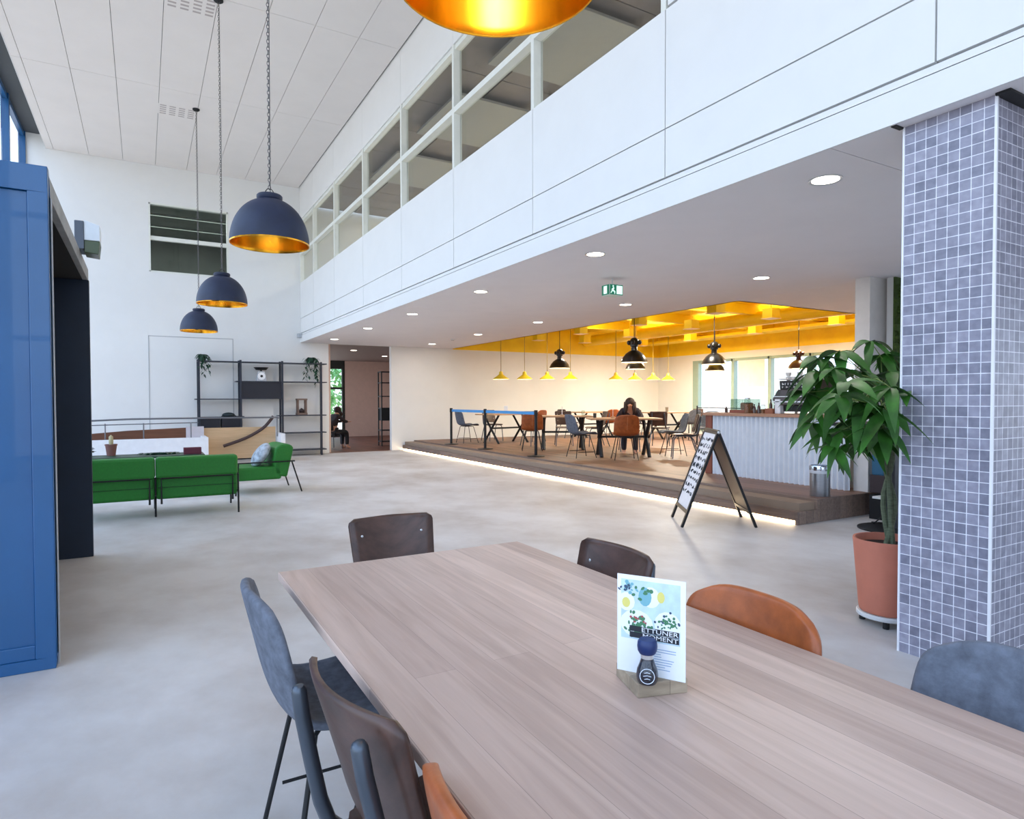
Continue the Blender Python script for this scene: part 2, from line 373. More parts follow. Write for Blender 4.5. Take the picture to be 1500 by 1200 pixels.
for i, (x, y) in enumerate([(4.9, 4.6), (4.9, 7.2), (4.9, 9.9), (4.9, 12.6), (8.3, 4.6), (8.3, 7.2), (8.3, 9.9), (8.3, 12.6)]):
    o = MB().box(x-.65, x+.65, y-.85, y+.85, 6.06, 6.1).build('acoustic_panel', pan, bevel=.004)
    tag(o, '%s pale acoustic panel of the %s row below the upper ceiling' % (['nearest', 'second', 'third', 'farthest'][i % 4], 'front' if x < 5 else 'back'), 'ceiling panel', 'acoustic panels upstairs')
galv = mat('galvanised duct', (150, 146, 144), .35, metal=.6)
t = MB().tube([(6.1, 2.5, 5.85), (6.1, 7, 5.85), (6.15, 14, 5.85)], .14, 14).build('ventilation_duct', galv, smooth='auto')
tag(t, 'round grey ventilation duct under the ceiling of the upper floor', 'duct')
t = MB().tube([(5.65, 3, 5.98), (5.65, 15, 5.98)], .05, 8).build('pipe', galv, smooth='auto'); tag(t, 'thin grey pipe beside the duct behind the facade windows', 'pipe')

# soffit over the cafe edge, with the recess cut out
RX, RY = 7.6, 6.55
mb = MB()
slabs(mb, [XF+.01, RX], [YB, 2.31, 9.4, YF], .006, lambda m, a, b, c, d: m.box(a, b, c, d, ZS, ZS+.05))
mb.box(RX, XR, YB, RY, ZS, ZS+.05)
struct(mb.build('ceiling', soffit_m), 'low pale ceiling with downlights beneath the upper floor', 'ceiling')
struct(MB().box(XF+.01, RX, YB, YF, ZS+.05, ZS+.08).build('ceiling', dark_gap), 'dark backing above the low ceiling seams', 'ceiling')
struct(MB().box(3.5, 4.0, 1.45, 1.512, ZS-.012, ZS).box(3.44, 3.52, 1.94, 1.965, ZS-.008, ZS).build('trim_3', blackm), 'black gap between low ceiling and tiled column', 'trim')
# yellow recess
mb = MB().box(RX, XR, RY, YF, 3.5, 3.55)
struct(mb.build('ceiling', yellow), 'bright yellow painted ceiling of the cafe recess', 'ceiling')
mb = MB().box(RX-.05, RX, RY, YF, ZS+.0, 3.5).box(RX, XR, RY-.05, RY, ZS+.0, 3.5).box(XR-.012, XR, RY, YF, ZS-.02, 3.5).box(RX, XR, YF-.012, YF, ZS-.02, 3.5)
struct(mb.build('trim_4', yellow), 'yellow band running round the top of the cafe walls', 'trim')
# right wall with window bays
mb = MB().box(XR, XR+.15, RY-2.2, RY+.3, 0, 3.55).box(XR, XR+.15, RY+.3, 14.95, 2.58, 3.55).box(XR, XR+.15, RY+.3, 14.95, 0, .35).box(XR, XR+.15, 14.95, YF, 0, 3.55)
struct(mb.build('wall_right', white), 'white outside wall of the cafe around the bright windows', 'wall')
sage = mat('sage window frame', (150, 172, 160), .5)
wy = [14.95, 13.35, 12.05, 10.75, 9.45, 8.15, 6.85]
for i in range(6):
    a, b = wy[i+1], wy[i]; q = .11 if i == 0 else .05
    window(9+i, 'bright outside window of the cafe, %s from the far corner' % ['first', 'second', 'third', 'fourth', 'fifth', 'sixth'][i],
           [(XR-.02, XR+.14, b-q-(.12 if i == 0 else 0), b, .35, 2.58), (XR-.01, XR+.12, a, a+.06, .35, 2.58), (XR-.01, XR+.12, a, b, 2.5, 2.58), (XR-.01, XR+.12, a, b, .35, .42)],
           (XR+.06, XR+.066, a+.06, b-.1, .42, 2.5), sage, glass)
o = MB().box(XR-.022, XR-.0105, 12.2, 13.15, 1.72, 2.5).build('window_blind', mat('blind cloth', (226, 226, 222), .9, noise=(6, .05, (1, 1, 1)))); tag(o, 'pale grey blind hanging in the second cafe window', 'blind')
# platform and steps
mb = MB().box(6.461, XR, 4.461, YF, PZ-.03, PZ)
struct(mb.build('floor', deck), 'brown wooden boards of the raised cafe floor', 'floor')
p = MB().box(6.09, 6.46, 4.43, YF, .115, .14).box(6.42, 6.46, 4.43, YF, .141, PZ)
p.box(6.09, 6.42, 4.43, 4.46, 0, .115).box(6.09, 6.12, 4.461, YF, .045, .115)
p.box(6.461, 7.75, 4.43, 4.46, 0, PZ).box(6.42, 6.46, 4.43, 4.46, 0, .115)
struct(p.build('trim_5', tread_m, bevel=.003), 'wooden step edging along the front of the cafe platform', 'step')
struct(MB().box(6.16, 15.2, 4.46, YF, 0, PZ-.031).build('trim_6', mat('grey brown plinth', (150, 130, 112), .8)), 'plinth below the cafe platform', 'step')  # plain grey brown plinth colour
o = MB().box(6.10, 6.155, 4.47, YF-.02, .006, .03).build('light_strip', led_on); tag(o, 'warm glowing strip light under the bottom step of the platform', 'light')
ld = area_light('strip_glow', (6.11, 10.5, .04), (-1, 0, -.35), 12, .03, 26, (1, .82, .58))
ld.rotation_euler = (PI/2-.3, 0, PI/2)
# walls behind counter and under the upper floor to the right
mb = MB().box(7.42, 7.76, 4.46, 4.64, PZ, ZS).box(7.76, 7.80, 4.425, 4.6, 0, ZS)
struct(mb.build('wall_end', mat('grey white wall', (214, 210, 206), .6)), 'pale wall end standing beside the cafe counter', 'wall')
struct(MB().box(7.70, XR, 4.32, 4.42, 0, ZS).box(XL-.1, XF, YB-.1, YB-.05, 0, .3).box(XF, 9.1, YB-.1, YB, 0, ZS).build('wall_right', white), 'white partition to the right of the counter', 'wall')
mb = MB().box(7.65, 8.95, 4.30, 4.319, .02, ZS-.01); rr = random.Random(3)
for k in range(1200):
    x = rr.uniform(7.66, 8.9); z = rr.uniform(.02, ZS-.02); s = rr.uniform(.02, .05)
    mb.ell((x, 4.285, z), (s, .03, s), 5, 4)
o = mb.build('moss_panel', mat('moss', (58, 78, 26), .9, noise=(12, .5, (1, 1, 1)))); tag(o, 'dark green moss wall panel just left of the tiled column', 'moss wall', kind='stuff')
# corridor beyond the far opening
mb = MB().box(4.12, 4.2, YF+.15, YF+.35, 0, ZS).box(6.44, 8.4, 23.6, 23.75, 0, ZS).box(8.3, 8.4, YF+.15, 23.6, 0, ZS).box(3.0, 3.1, YF+.15, 18, 0, ZS)
struct(mb.build('wall_corridor', mat('warm plaster', (206, 178, 164), .7)), 'pinkish end wall of the corridor beyond the opening', 'wall')
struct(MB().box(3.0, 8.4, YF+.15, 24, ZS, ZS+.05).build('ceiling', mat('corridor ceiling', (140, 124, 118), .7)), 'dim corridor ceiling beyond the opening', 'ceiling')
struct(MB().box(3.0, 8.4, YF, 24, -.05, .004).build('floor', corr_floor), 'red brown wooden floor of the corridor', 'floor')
window(15, 'tall dark framed window with trees outside at the corridor end', [(4.6, 4.68, 23.6, 23.7, 0, ZS), (6.36, 6.46, 23.6, 23.7, 0, ZS), (4.68, 6.36, 23.62, 23.7, 1.75, 1.83), (4.68, 6.36, 23.6, 23.7, 0, .12), (4.68, 6.36, 23.6, 23.7, 2.5, ZS), (3.0, 4.6, 23.6, 23.7, 0, ZS)],
       (4.68, 6.36, 23.65, 23.66, .12, 2.5), mat('dark frame', (40, 44, 42), .5), glass)
# glazed left and back sides
def mull(n, label, boxes, pane):
    return window(n, label, boxes, pane, bluesteel, glass)
bx = []
y = -6.0
while y < 16.6:
    bx.append((XL-.12, XL, y-.05, y+.05, 0, 6.9)); y += 1.88
for z in (0.04, 2.45, 4.6, 6.84): bx.append((XL-.1, XL-.02, YB, YF, z-.04, z+.05))
mull(16, 'blue framed glass wall along the left of the hall', bx, (XL-.06, XL-.05, YB, YF, .08, 6.8))
bx = [(x-.05, x+.05, YB-.1, YB, 0, 6.9) for x in (-2, -.6, .8, 2.2, 3.4)]+[(XL, XF, YB-.1, YB-.02, z-.04, z+.05) for z in (.34, 2.45, 4.6, 6.84)]
mull(17, 'blue framed glass wall behind the camera', bx, (XL, XF, YB-.06, YB-.05, .3, 6.8))

window(19, 'blue framed glazing added right of the camera to light the low ceiling', [(9, 9.1, -5.95+2.05*k, -5.85+2.05*k, 0, ZS) for k in range(6)]+[(9, 9.1, -5.9, 4.3, 0, .1)], (9.04, 9.05, -5.9, 4.3, .1, ZS-.01), bluesteel, glass)  # unseen glazing added to bring light onto the column and soffit
# tiled column
c = thing('tiled_column', 'square column clad in small grey mosaic tiles at the right edge', 'column', (3.519, 1.513, 0))
def mosaic_part():
    me = bpy.data.meshes.new('tile_cladding'); x1, y1, z1 = .55, .427, ZS-.002
    v = [(0, 0, 0), (x1, 0, 0), (x1, y1, 0), (0, y1, 0), (0, 0, z1), (x1, 0, z1), (x1, y1, z1), (0, y1, z1)]
    f = [(0, 1, 5, 4), (1, 2, 6, 5), (2, 3, 7, 6), (3, 0, 4, 7), (4, 5, 6, 7)]
    me.from_pydata(v, [], f); uv = me.uv_layers.new(name='UV')
    for p in me.polygons:
        for li in p.loop_indices:
            q = v[me.loops[li].vertex_index]
            u = q[0] if abs(p.normal.y) > .5 else q[1]
            uv.data[li].uv = (u+.0015, q[2]+.0015) if abs(p.normal.z) < .5 else (0, 0)
    me.materials.append(mosaic); o = bpy.data.objects.new('tile_cladding', me); C.objects.link(o); o.parent = c
mosaic_part()
tw = mat('tile edge trim', (236, 236, 240), .4)
MB().box(-.006, .006, -.006, .006, 0, ZS-.002).build('corner_trim', tw, c); MB().box(-.005, .004, .421, .431, 0, ZS-.002).build('corner_trim', tw, c)

# ------------------------------------------------------------------ entrance box on the left
v = thing('entrance_booth', 'dark blue steel entrance box with a black doorway at the left edge', 'booth', (-.4, 3.955, 0))
BH = 2.53
mb = MB().box(-2.2, 0, .0, .06, 0, .06).box(-2.2, 0, 0, .06, BH-.13, BH).box(-.085, 0, 0, .06, .06, BH-.13).box(-2.2, -.085, .02, .06, .06, BH-.13)
mb.box(-2.2, -.085, .008, .02, .06, .13).build('front_panel', bluesteel, v, bevel=.004)
MB().box(-.03, .008, .062, .10, 0, BH-.14).build('door_track', mat('pale grey track', (170, 174, 180), .5), v)
MB().box(-.3, .006, 2.69, 2.75, 0, 2.40).build('rear_jamb', navy, v, bevel=.003)
MB().box(-.04, 0, .06, 2.75, 2.40, BH-.03).build('door_header', mat('dull zinc', (150, 150, 148), .55, noise=(8, .2, (1, 1, 1))), v, bevel=.003)
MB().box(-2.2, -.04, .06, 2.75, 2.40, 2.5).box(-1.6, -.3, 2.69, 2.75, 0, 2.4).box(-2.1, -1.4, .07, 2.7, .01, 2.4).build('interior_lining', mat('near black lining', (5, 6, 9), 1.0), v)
t = thing('emergency_light', 'small box shaped emergency light fixed to the entrance box header', 'lamp', (-.400, 5.92, 2.60))
MB().box(-.03, .03, -.12, .12, -.10, .11).build('back_plate', mat('light housing grey', (92, 100, 112), .5), t, bevel=.006)
MB().prism([(.03, .12), (.13, .09), (.13, -.03), (.03, -.03)], -.11, .11, 'Y').build('cover', mat('white cover', (230, 236, 240), .4), t, bevel=.004)
MB().prism([(.03, -.03), (.13, -.03), (.12, -.13), (.03, -.12)], -.105, .105, 'Y').build('lens', mat('green yellow lens', (70, 84, 50), .3), t, bevel=.004)

# ------------------------------------------------------------------ recessed downlights
DLS = [(3.9, 2.65), (3.9, 5.12), (3.91, 7.63), (3.93, 10.18), (3.93, 12.64), (3.94, 15.28), (6.377, 5.15), (6.36, 7.6), (6.38, 10.12), (6.42, 12.66), (6.47, 15.38)]
nm = ['nearest', 'second', 'third', 'fourth', 'fifth', 'farthest']
def downlight(x, y, z, label, power, grp, r=.085):
    t = thing('downlight', label, 'ceiling light', (x, y, z), 0, grp)
    MB().lathe([(r, 0), (r+.018, 0), (r+.018, -.008), (r, -.005)], 28, close=True).build('rim', silver, t, smooth='auto')
    MB().cyl(0, 0, -.004, .002, r, 28).build('diffuser', warm_on, t)
    l = bpy.data.lights.new('downlight_glow', 'AREA'); l.shape = 'DISK'; l.size = .15; l.energy = power; l.color = (1, .93, .87)
    o = bpy.data.objects.new('downlight_glow', l); C.objects.link(o); o.parent = t; o.location = (0, 0, -.012)
    return t
for i, (x, y) in enumerate(DLS):
    row = 'row along the facade edge' if x < 5 else 'inner row over the platform step'
    k = i if x < 5 else i-6
    downlight(x, y, ZS, 'round recessed downlight, %s in the %s' % (nm[k] if not (x > 5 and k == 4) else 'farthest', row), 8.5, 'round downlights in the low ceiling')
for i, (x, y) in enumerate([(5.3, 18.4), (4.9, 20.6), (6.9, 20.4)]):
    downlight(x, y, ZS-.001, 'round downlight in the corridor ceiling, %s' % ['nearest of three', 'left of the rear two', 'right of the rear two'][i], 9, 'round downlights in the corridor')

t = thing('smoke_detector', 'small white smoke detector on the low ceiling near the corridor opening', 'detector', (6.38, 13.9, ZS-.03))
MB().lathe([(0, 0), (.03, 0), (.05, .012), (.055, .03), (0, .03)], 20).build('housing', white, t, smooth='auto'); MB().lathe([(.03, -.001), (.034, -.001), (.034, .002), (.03, .002)], 20, close=True).build('sensor_ring', dark_gap, t)
t = thing('security_camera', 'tiny grey security camera where the white facade meets the end wall', 'camera', (3.38, 16.44, 2.96))
MB().box(-.05, .05, -.06, .06, -.05, .05).build('body', mat('camera grey', (176, 180, 184), .5), t, bevel=.01); MB().box(-.012, .012, .06, .118, -.02, .02).build('bracket', silver, t)
# exit sign
t = thing('exit_sign', 'small green lit emergency exit sign hanging from the low ceiling', 'sign', (4.86, 6.05, 2.655))
gs = mat('exit green', (0, 92, 70), .4, emit=(0, 120, 88), es=.5); ws = mat('exit white', (225, 250, 240), .4, emit=(210, 255, 238), es=.9)
MB().box(-.10, .10, -.075, .075, -.065, .065).build('housing', mat('sign white', (205, 225, 218), .4), t, bevel=.006)
MB().box(-.104, -.10, -.068, .068, -.058, .058).build('green_face', gs, t)
MB().box(-.094, .094, -.079, -.075, -.058, .058).build('green_face', gs, t)
mb = MB(); X_ = -.107
mb.box(X_, X_+.003, -.03, .03, -.045, .045)
mb.build('arrow_symbol', ws, t)
# running figure and door on the near face
mb = MB(); yy = -.0815
mb.ell((-.052, yy, .038), (.011, .002, .011), 8, 6); mb.prism([(-.075, .0), (-.05, .025), (-.035, .022), (-.045, -.008), (-.02, -.02), (-.024, -.05), (-.034, -.05), (-.034, -.028), (-.062, -.018), (-.08, -.045), (-.09, -.04), (-.07, -.01)], yy, yy+.002, 'Y')
mb.box(.0, .085, yy, yy+.002, -.05, .048)
mb.build('running_figure', ws, t)
MB().cyl(0, 0, .065, .145, .008, 8).build('hanger', silver, t)

# ------------------------------------------------------------------ big dome pendants in the hall
def dome(name, label, x, y, z, R=.31):
    t = thing(name, label, 'pendant lamp', (x, y, z), 0, 'large dome pendants hung in a row down the hall')
    hh = .375*R/.31
    prof = [(R, 0)]+[(R*math.cos(a)**.92, hh*math.sin(a)) for a in [PI/2*i/16*.84 for i in range(1, 17)]]
    MB().lathe([(R+.004, -.006)]+[(r+.004, zz) for r, zz in prof]+[(.02, prof[-1][1]+.01)], 56).build('shade', domeblue, t, smooth=True)
    MB().lathe([(R-.002, -.006), (R-.004, 0)]+[(r-.006, zz-.004) for r, zz in prof[1:]]+[(.0, prof[-1][1]-.01)], 56).build('shade_lining', brass, t, smooth=True)
    MB().lathe([(R+.004, -.006), (R-.002, -.006), (R-.002, -.001), (R+.006, .004)], 56, close=True).build('rim', brass, t, smooth='auto')
    zt = prof[-1][1]
    MB().lathe([(0, zt+.045), (.092, zt+.045), (.102, zt+.035), (.102, zt+.015), (.092, zt-.0), (0, zt)], 36).build('cap', domeblue, t, smooth='auto')
    MB().tube([(-.03, 0, zt+.04), (-.03, 0, zt+.075), (-.015, 0, zt+.095), (.015, 0, zt+.095), (.03, 0, zt+.075), (.03, 0, zt+.04)], .004, 6).build('hanging_loop', black, t)
    mb = MB(); z1 = ZC-z
    k = 0; zz = zt+.09
    while zz < z1-.03:   # chain links
        a = (k % 2)*PI/2; s = .010
        mb.tube([(math.cos(a)*s*math.cos(q), math.sin(a)*s*math.cos(q), zz+.018+.019*math.sin(q)) for q in [2*PI*j/8 for j in range(8)]], .003, 4, closed=True)
        zz += .030; k += 1
    mb.tube([(.006, 0, zt+.05), (.012, .004, (zt+z1)/2), (.006, 0, z1)], .0035, 6)
    mb.build('chain_and_cable', mat('grey cable', (96, 92, 92), .5), t, smooth='auto')
    MB().lathe([(0, z1), (.06, z1), (.06, z1-.018), (.045, z1-.03), (0, z1-.03)], 24).build('ceiling_rose', blackm, t, smooth='auto')
    MB().lathe([(0, zt-.02), (.028, zt-.02), (.028, zt-.1), (.02, zt-.11), (0, zt-.11)], 16).build('lamp_socket', black, t, smooth='auto')
    MB().ell((0, 0, zt-.15), (.045, .045, .055), 16, 10).build('bulb', mat('bulb glass', (255, 240, 200), .3, emit=(255, 214, 140), es=6), t, smooth=True)
    l = bpy.data.lights.new('pendant_glow', 'POINT'); l.energy = 5; l.color = (1, .8, .5); l.shadow_soft_size = .04
    o = bpy.data.objects.new('pendant_glow', l); C.objects.link(o); o.parent = t; o.location = (0, 0, zt-.22)
    return t
dome('pendant_lamp', 'dark domed pendant with brass lining cropped by the top of the picture', .93, 1.70, 2.62)
dome('pendant_lamp', 'dark blue domed pendant with gold lining, largest fully visible one', .935, 5.67, 2.66)
dome('pendant_lamp', 'dark blue domed pendant in the middle of the row of three', .928, 9.34, 2.64)
dome('pendant_lamp', 'smallest and farthest dark domed pendant near the shelving', .90, 13.01, 2.62)
# ceiling air outlets
vm = mat('outlet slot grey', (182, 172, 170), .8)
for i, (x0, y0) in enumerate([(.62, 9.6), (.6, 13.3)]):
    mb = MB()
    for a in range(4):
        for b in range(5): mb.box(x0-.27+a*.15, x0-.17+a*.15, y0-.2+b*.09, y0-.16+b*.09, ZC-.003, ZC)
    vt = MB().box(x0-.3, x0+.27, y0-.23, y0+.23, ZC-.0015, ZC-.0002).build('ceiling_vent', ceil_m); mb.build('slots', vm, vt)
    tag(vt, 'group of faint ventilation slots in the high ceiling, %s' % ['nearer one', 'one beside the farthest pendant'][i], 'vent')

# ------------------------------------------------------------------ foreground table
t = thing('dining_table', 'long pale oak dining table filling the foreground', 'table', (.9, .35, 0))
TX0, TX1, TY0, TY1 = -.494, .491, -2.1, 2.026
MB().box(TX0, TX1, TY0, TY1, .722, .75).build('tabletop', oak, t, bevel=.004)
for y in (TY0+.5, TY1-.5):
    for s in (-1, 1):
        MB().prism([(s*.40, 0), (s*.33, 0), (s*.08, .712), (s*.15, .712)], y-.04, y+.04, 'Y').build('leg', blackm, t, bevel=.003)
MB().box(-.04, .04, TY0+.5, TY1-.5, .66, .70).build('beam', blackm, t, bevel=.003)
# menu stand
a0 = math.atan2(.96-.0, .28)
t = thing('menu_stand', 'square oak block holding a white printed menu card on the foreground table', 'menu stand', (.935, 1.032, .75))
ang = math.radians(-16.3)
Mr = Matrix.Rotation(ang, 4, 'Z')
MB().box(-.056, .056, -.056, .056, 0, .03, Mr).build('wood_block', plank_mat('rough oak', (184, 166, 142), (160, 144, 122), .2, 1, .7, 'X', .4), t, bevel=.002)
# card along the block's diagonal
p1 = Vector((.878-.935, 1.074-1.032)); p2 = Vector((.9545-.935, .950-1.032)); d = (p2-p1); L = d.length; mid = (p1+p2)/2
cardM = Matrix.Translation((mid.x, mid.y, .03)) @ Matrix.Rotation(math.atan2(d.y, d.x), 4, 'Z') @ Matrix.Rotation(PI/2, 4, 'X')
# card frame: x along the card, y up, z towards the camera side
cp = mat('card paper', (240, 244, 248), .5)
card = MB().box(-L/2, L/2, 0, .207, -.0012, .0012, cardM).build('menu_card', cp, t)
def cardpart(name, m, fn):
    mb = MB(); fn(mb); return mb.build(name, m, card)
Zc = .0016
def rect(mb, x0, x1, y0, y1, z=Zc): mb.box(x0, x1, y0, y1, z-.0004, z, cardM)
def disc(mb, x, y, rx, ry, z=Zc, rot=0, n=14):
    o = [cardM @ Vector((x+rx*math.cos(q)*math.cos(rot)-ry*math.sin(q)*math.sin(rot), y+rx*math.cos(q)*math.sin(rot)+ry*math.sin(q)*math.cos(rot), z)) for q in [2*PI*k/n for k in range(n)]]
    mb.add(o, [tuple(range(n))])
cardpart('printed_photo', mat('print pale blue', (196, 220, 232), .5, noise=(30, .12, (1, 1, 1))), lambda m: rect(m, -.064, .062, .072, .198))
rr = random.Random(5)
def blobs(m, cx, cy, sp, n, r0, r1, z):
    for k in range(n): disc(m, cx+rr.gauss(0, sp), cy+rr.gauss(0, sp*.8), rr.uniform(r0, r1), rr.uniform(r0, r1)*.8, z+k*1e-6, rr.uniform(0, 3), 8)
cardpart('printed_shape', mat('print white', (238, 242, 244), .5), lambda m: [disc(m, -.03, .105, .036, .03, Zc+.0001), disc(m, .036, .112, .028, .028, Zc+.0001), disc(m, -.052, .15, .018, .02, Zc+.0001), disc(m, 0, .165, .02, .022, Zc+.0001)])
cardpart('printed_shape', mat('print green', (70, 128, 92), .5), lambda m: [blobs(m, -.028, .104, .012, 60, .002, .0055, Zc+.0003), blobs(m, .038, .118, .009, 34, .0018, .004, Zc+.0003), blobs(m, -.014, .172, .008, 8, .003, .006, Zc+.0003)])
cardpart('printed_shape', mat('print teal', (120, 178, 190), .5), lambda m: [disc(m, -.012, .165, .014, .02, Zc+.0002), blobs(m, -.045, .18, .01, 14, .002, .006, Zc+.0003)])
cardpart('printed_shape', mat('print yellow', (222, 214, 120), .5), lambda m: [disc(m, .022, .168, .008, .012, Zc+.0003), disc(m, -.053, .148, .009, .011, Zc+.0003)])
cardpart('printed_shape', mat('print red', (170, 84, 84), .5), lambda m: blobs(m, -.03, .116, .012, 8, .002, .004, Zc+.0006))
cardpart('printed_shape', mat('print dark blue', (60, 84, 110), .5), lambda m: [blobs(m, -.05, .178, .007, 7, .002, .005, Zc+.0006), blobs(m, .034, .12, .014, 7, .002, .004, Zc+.0006)])
inkm = mat('print ink', (32, 38, 48), .5)
cardpart('title_band', inkm, lambda m: [rect(m, -.045, .060, .0885, .1005, Zc+.0006), rect(m, -.045, .060, .0755, .0875, Zc+.0006)])
def text(name, body, size, M, m, parent, ext=.0004, align='CENTER', xs=1):
    cu = bpy.data.curves.new(name, 'FONT'); cu.body = body; cu.size = size; cu.extrude = ext; cu.align_x = align; cu.align_y = 'CENTER'
    tmp = bpy.data.objects.new(name, cu); C.objects.link(tmp)
    dg = bpy.context.evaluated_depsgraph_get(); me = bpy.data.meshes.new_from_object(tmp.evaluated_get(dg))
    bpy.data.objects.remove(tmp); me.transform(M @ Matrix.Diagonal((xs, 1, 1, 1))); me.materials.clear(); me.materials.append(m)
    o = bpy.data.objects.new(name, me); C.objects.link(o)
    if parent: o.parent = parent
    return o
wt = mat('print lettering', (240, 244, 246), .5)
text('title_text', 'ETTUNER', .0128, cardM @ Matrix.Translation((.0585, .0945, Zc+.0012)), wt, card, .0003, 'RIGHT', 1.42)
text('title_text', 'MOMENT', .0125, cardM @ Matrix.Translation((.0585, .0815, Zc+.0012)), wt, card, .0003, 'RIGHT', 1.42)
def lines(m):
    r2 = random.Random(2)
    for k in range(9): rect(m, -.006, .02+r2.uniform(0, .035), .058-k*.0052, .0595-k*.0052, Zc)
cardpart('small_print', mat('print grey', (150, 176, 208), .5), lines)
# pepper mill
t = thing('pepper_mill', 'dark glass pepper mill with blue lid and round label in front of the menu card', 'pepper mill', (.889, .992, .78))
dk = mat('peppercorn glass', (34, 38, 50), .25, noise=(160, .8, (1, 1, 1)), coat=.5)
MB().lathe([(0, 0), (.0185, 0), (.0215, .006), (.0225, .016), (.0205, .028), (.0155, .040), (.0125, .05), (.012, .054), (0, .054)], 32).build('body', dk, t, smooth='auto')
MB().lathe([(.0125, .050), (.0135, .051), (.0135, .0595), (.0125, .0605)], 24).build('neck_ring', silver, t, smooth='auto')
MB().lathe([(0, .06), (.016, .06), (.0195, .066), (.0205, .075), (.0195, .084), (.016, .089), (0, .091)], 32).build('lid', mat('blue lid', (20, 44, 96), .4), t, smooth='auto')
Ml = Matrix.Rotation(math.atan2(-.992, -.889), 4, 'Z') @ Matrix.Translation((.0222, 0, .021)) @ Matrix.Rotation(-.12, 4, 'Y')
mb = MB(); ring = [Ml @ Vector((.0012-.0022*(math.cos(2*q)*-.5+.5)*0, .0145*math.cos(q), .0145*math.sin(q))) for q in [2*PI*k/20 for k in range(20)]]
mb.tube(ring, .0008, 5, closed=True)
for q in (-.006, 0, .006): mb.tube([Ml @ Vector((.0010, -.008+abs(q)*.4, q)), Ml @ Vector((.0014, 0, q+.0015)), Ml @ Vector((.0010, .008-abs(q)*.4, q))], .0007, 5)
mb.build('label', mat('label white', (214, 222, 232), .5), t)

# ------------------------------------------------------------------ chairs
def smoothstep(x): x = max(0, min(1, x)); return x*x*(3-2*x)
def interp(tab, u):
    n = len(tab)-1; q = u*n; i = min(int(q), n-1); f = q-i
    g = lambda k: tab[max(0, min(n, k))]
    p0, p1, p2, p3 = g(i-1), g(i), g(i+1), g(i+2)
    return tuple(.5*((2*b)+(-a+c_)*f+(2*a-5*b+4*c_-d_)*f*f+(-a+3*b-3*c_+d_)*f**3) for a, b, c_, d_ in zip(p0, p1, p2, p3))
SH = [(.23, .44, .17), (.215, .465, .205), (.12, .462, .225), (.0, .45, .23), (-.10, .448, .235), (-.175, .475, .235), (-.21, .54, .232), (-.232, .62, .232), (-.25, .70, .228), (-.268, .775, .215), (-.28, .83, .185)]
def shell_mb(nu=20, nv=10):
    def fn(u, v):
        x, z, w = interp(SH, u); s = (v-.5)*2
        x2, z2, _ = interp(SH, min(1, u+.02)); x1, z1, _ = interp(SH, max(0, u-.02))
        tx, tz = x2-x1, z2-z1; l = math.hypot(tx, tz) or 1; nx, nz = tz/l, -tx/l     # towards the sitter
        nx, nz = -nx, -nz
        if nx < 0 and u > .5: nx, nz = -nx, -nz
        if nz < 0 and u <= .5: nx, nz = -nx, -nz
        c = .03+.012*smoothstep((u-.35)/.3)
        end = 0
        if u > .86: end = (u-.86)/.14*.045*abs(s)**4
        return (x+nx*c*abs(s)**2.2, s*w, z+nz*c*abs(s)**2.2-end)
    return MB().grid(fn, nu, nv)
def shell_chair(name, label, m, group, stitch=False):
    t = thing(name, label, 'chair', (0, 0, 0), 0, group)
    sh = shell_mb().build('shell', m, t, smooth=True, mods=[('SOLIDIFY', dict(thickness=.026, offset=0)), ('SUBSURF', dict(levels=1, render_levels=1))])
    if stitch:
        mb = MB(); pts = []
        for k in range(9):
            x, z, w = interp(SH, .62+.30*k/8); pts.append((x-.018, 0, z))
        mb.tube(pts, .0022, 5)
        mb.build('stitching', mat('pale thread', (206, 150, 104), .7), sh)
    for sx in (-1, 1):
        for sy in (-1, 1):
            MB().tube([(sx*.10, sy*.12, .432), (sx*.12, sy*.14, .42), (sx*.22+(.02 if sx < 0 else 0), sy*.215, .008)], .008, 8).build('leg', blackm, t, smooth='auto')
    for sy in (-1, 1):
        MB().tube([(-.2*.75, sy*.195, .12), (.21*.85, sy*.195, .12)], .006, 6).build('stretcher', blackm, t, smooth='auto')
    MB().box(-.11, .11, -.13, .13, .425, .437).build('seat_bracket', blackm, t)
    return t
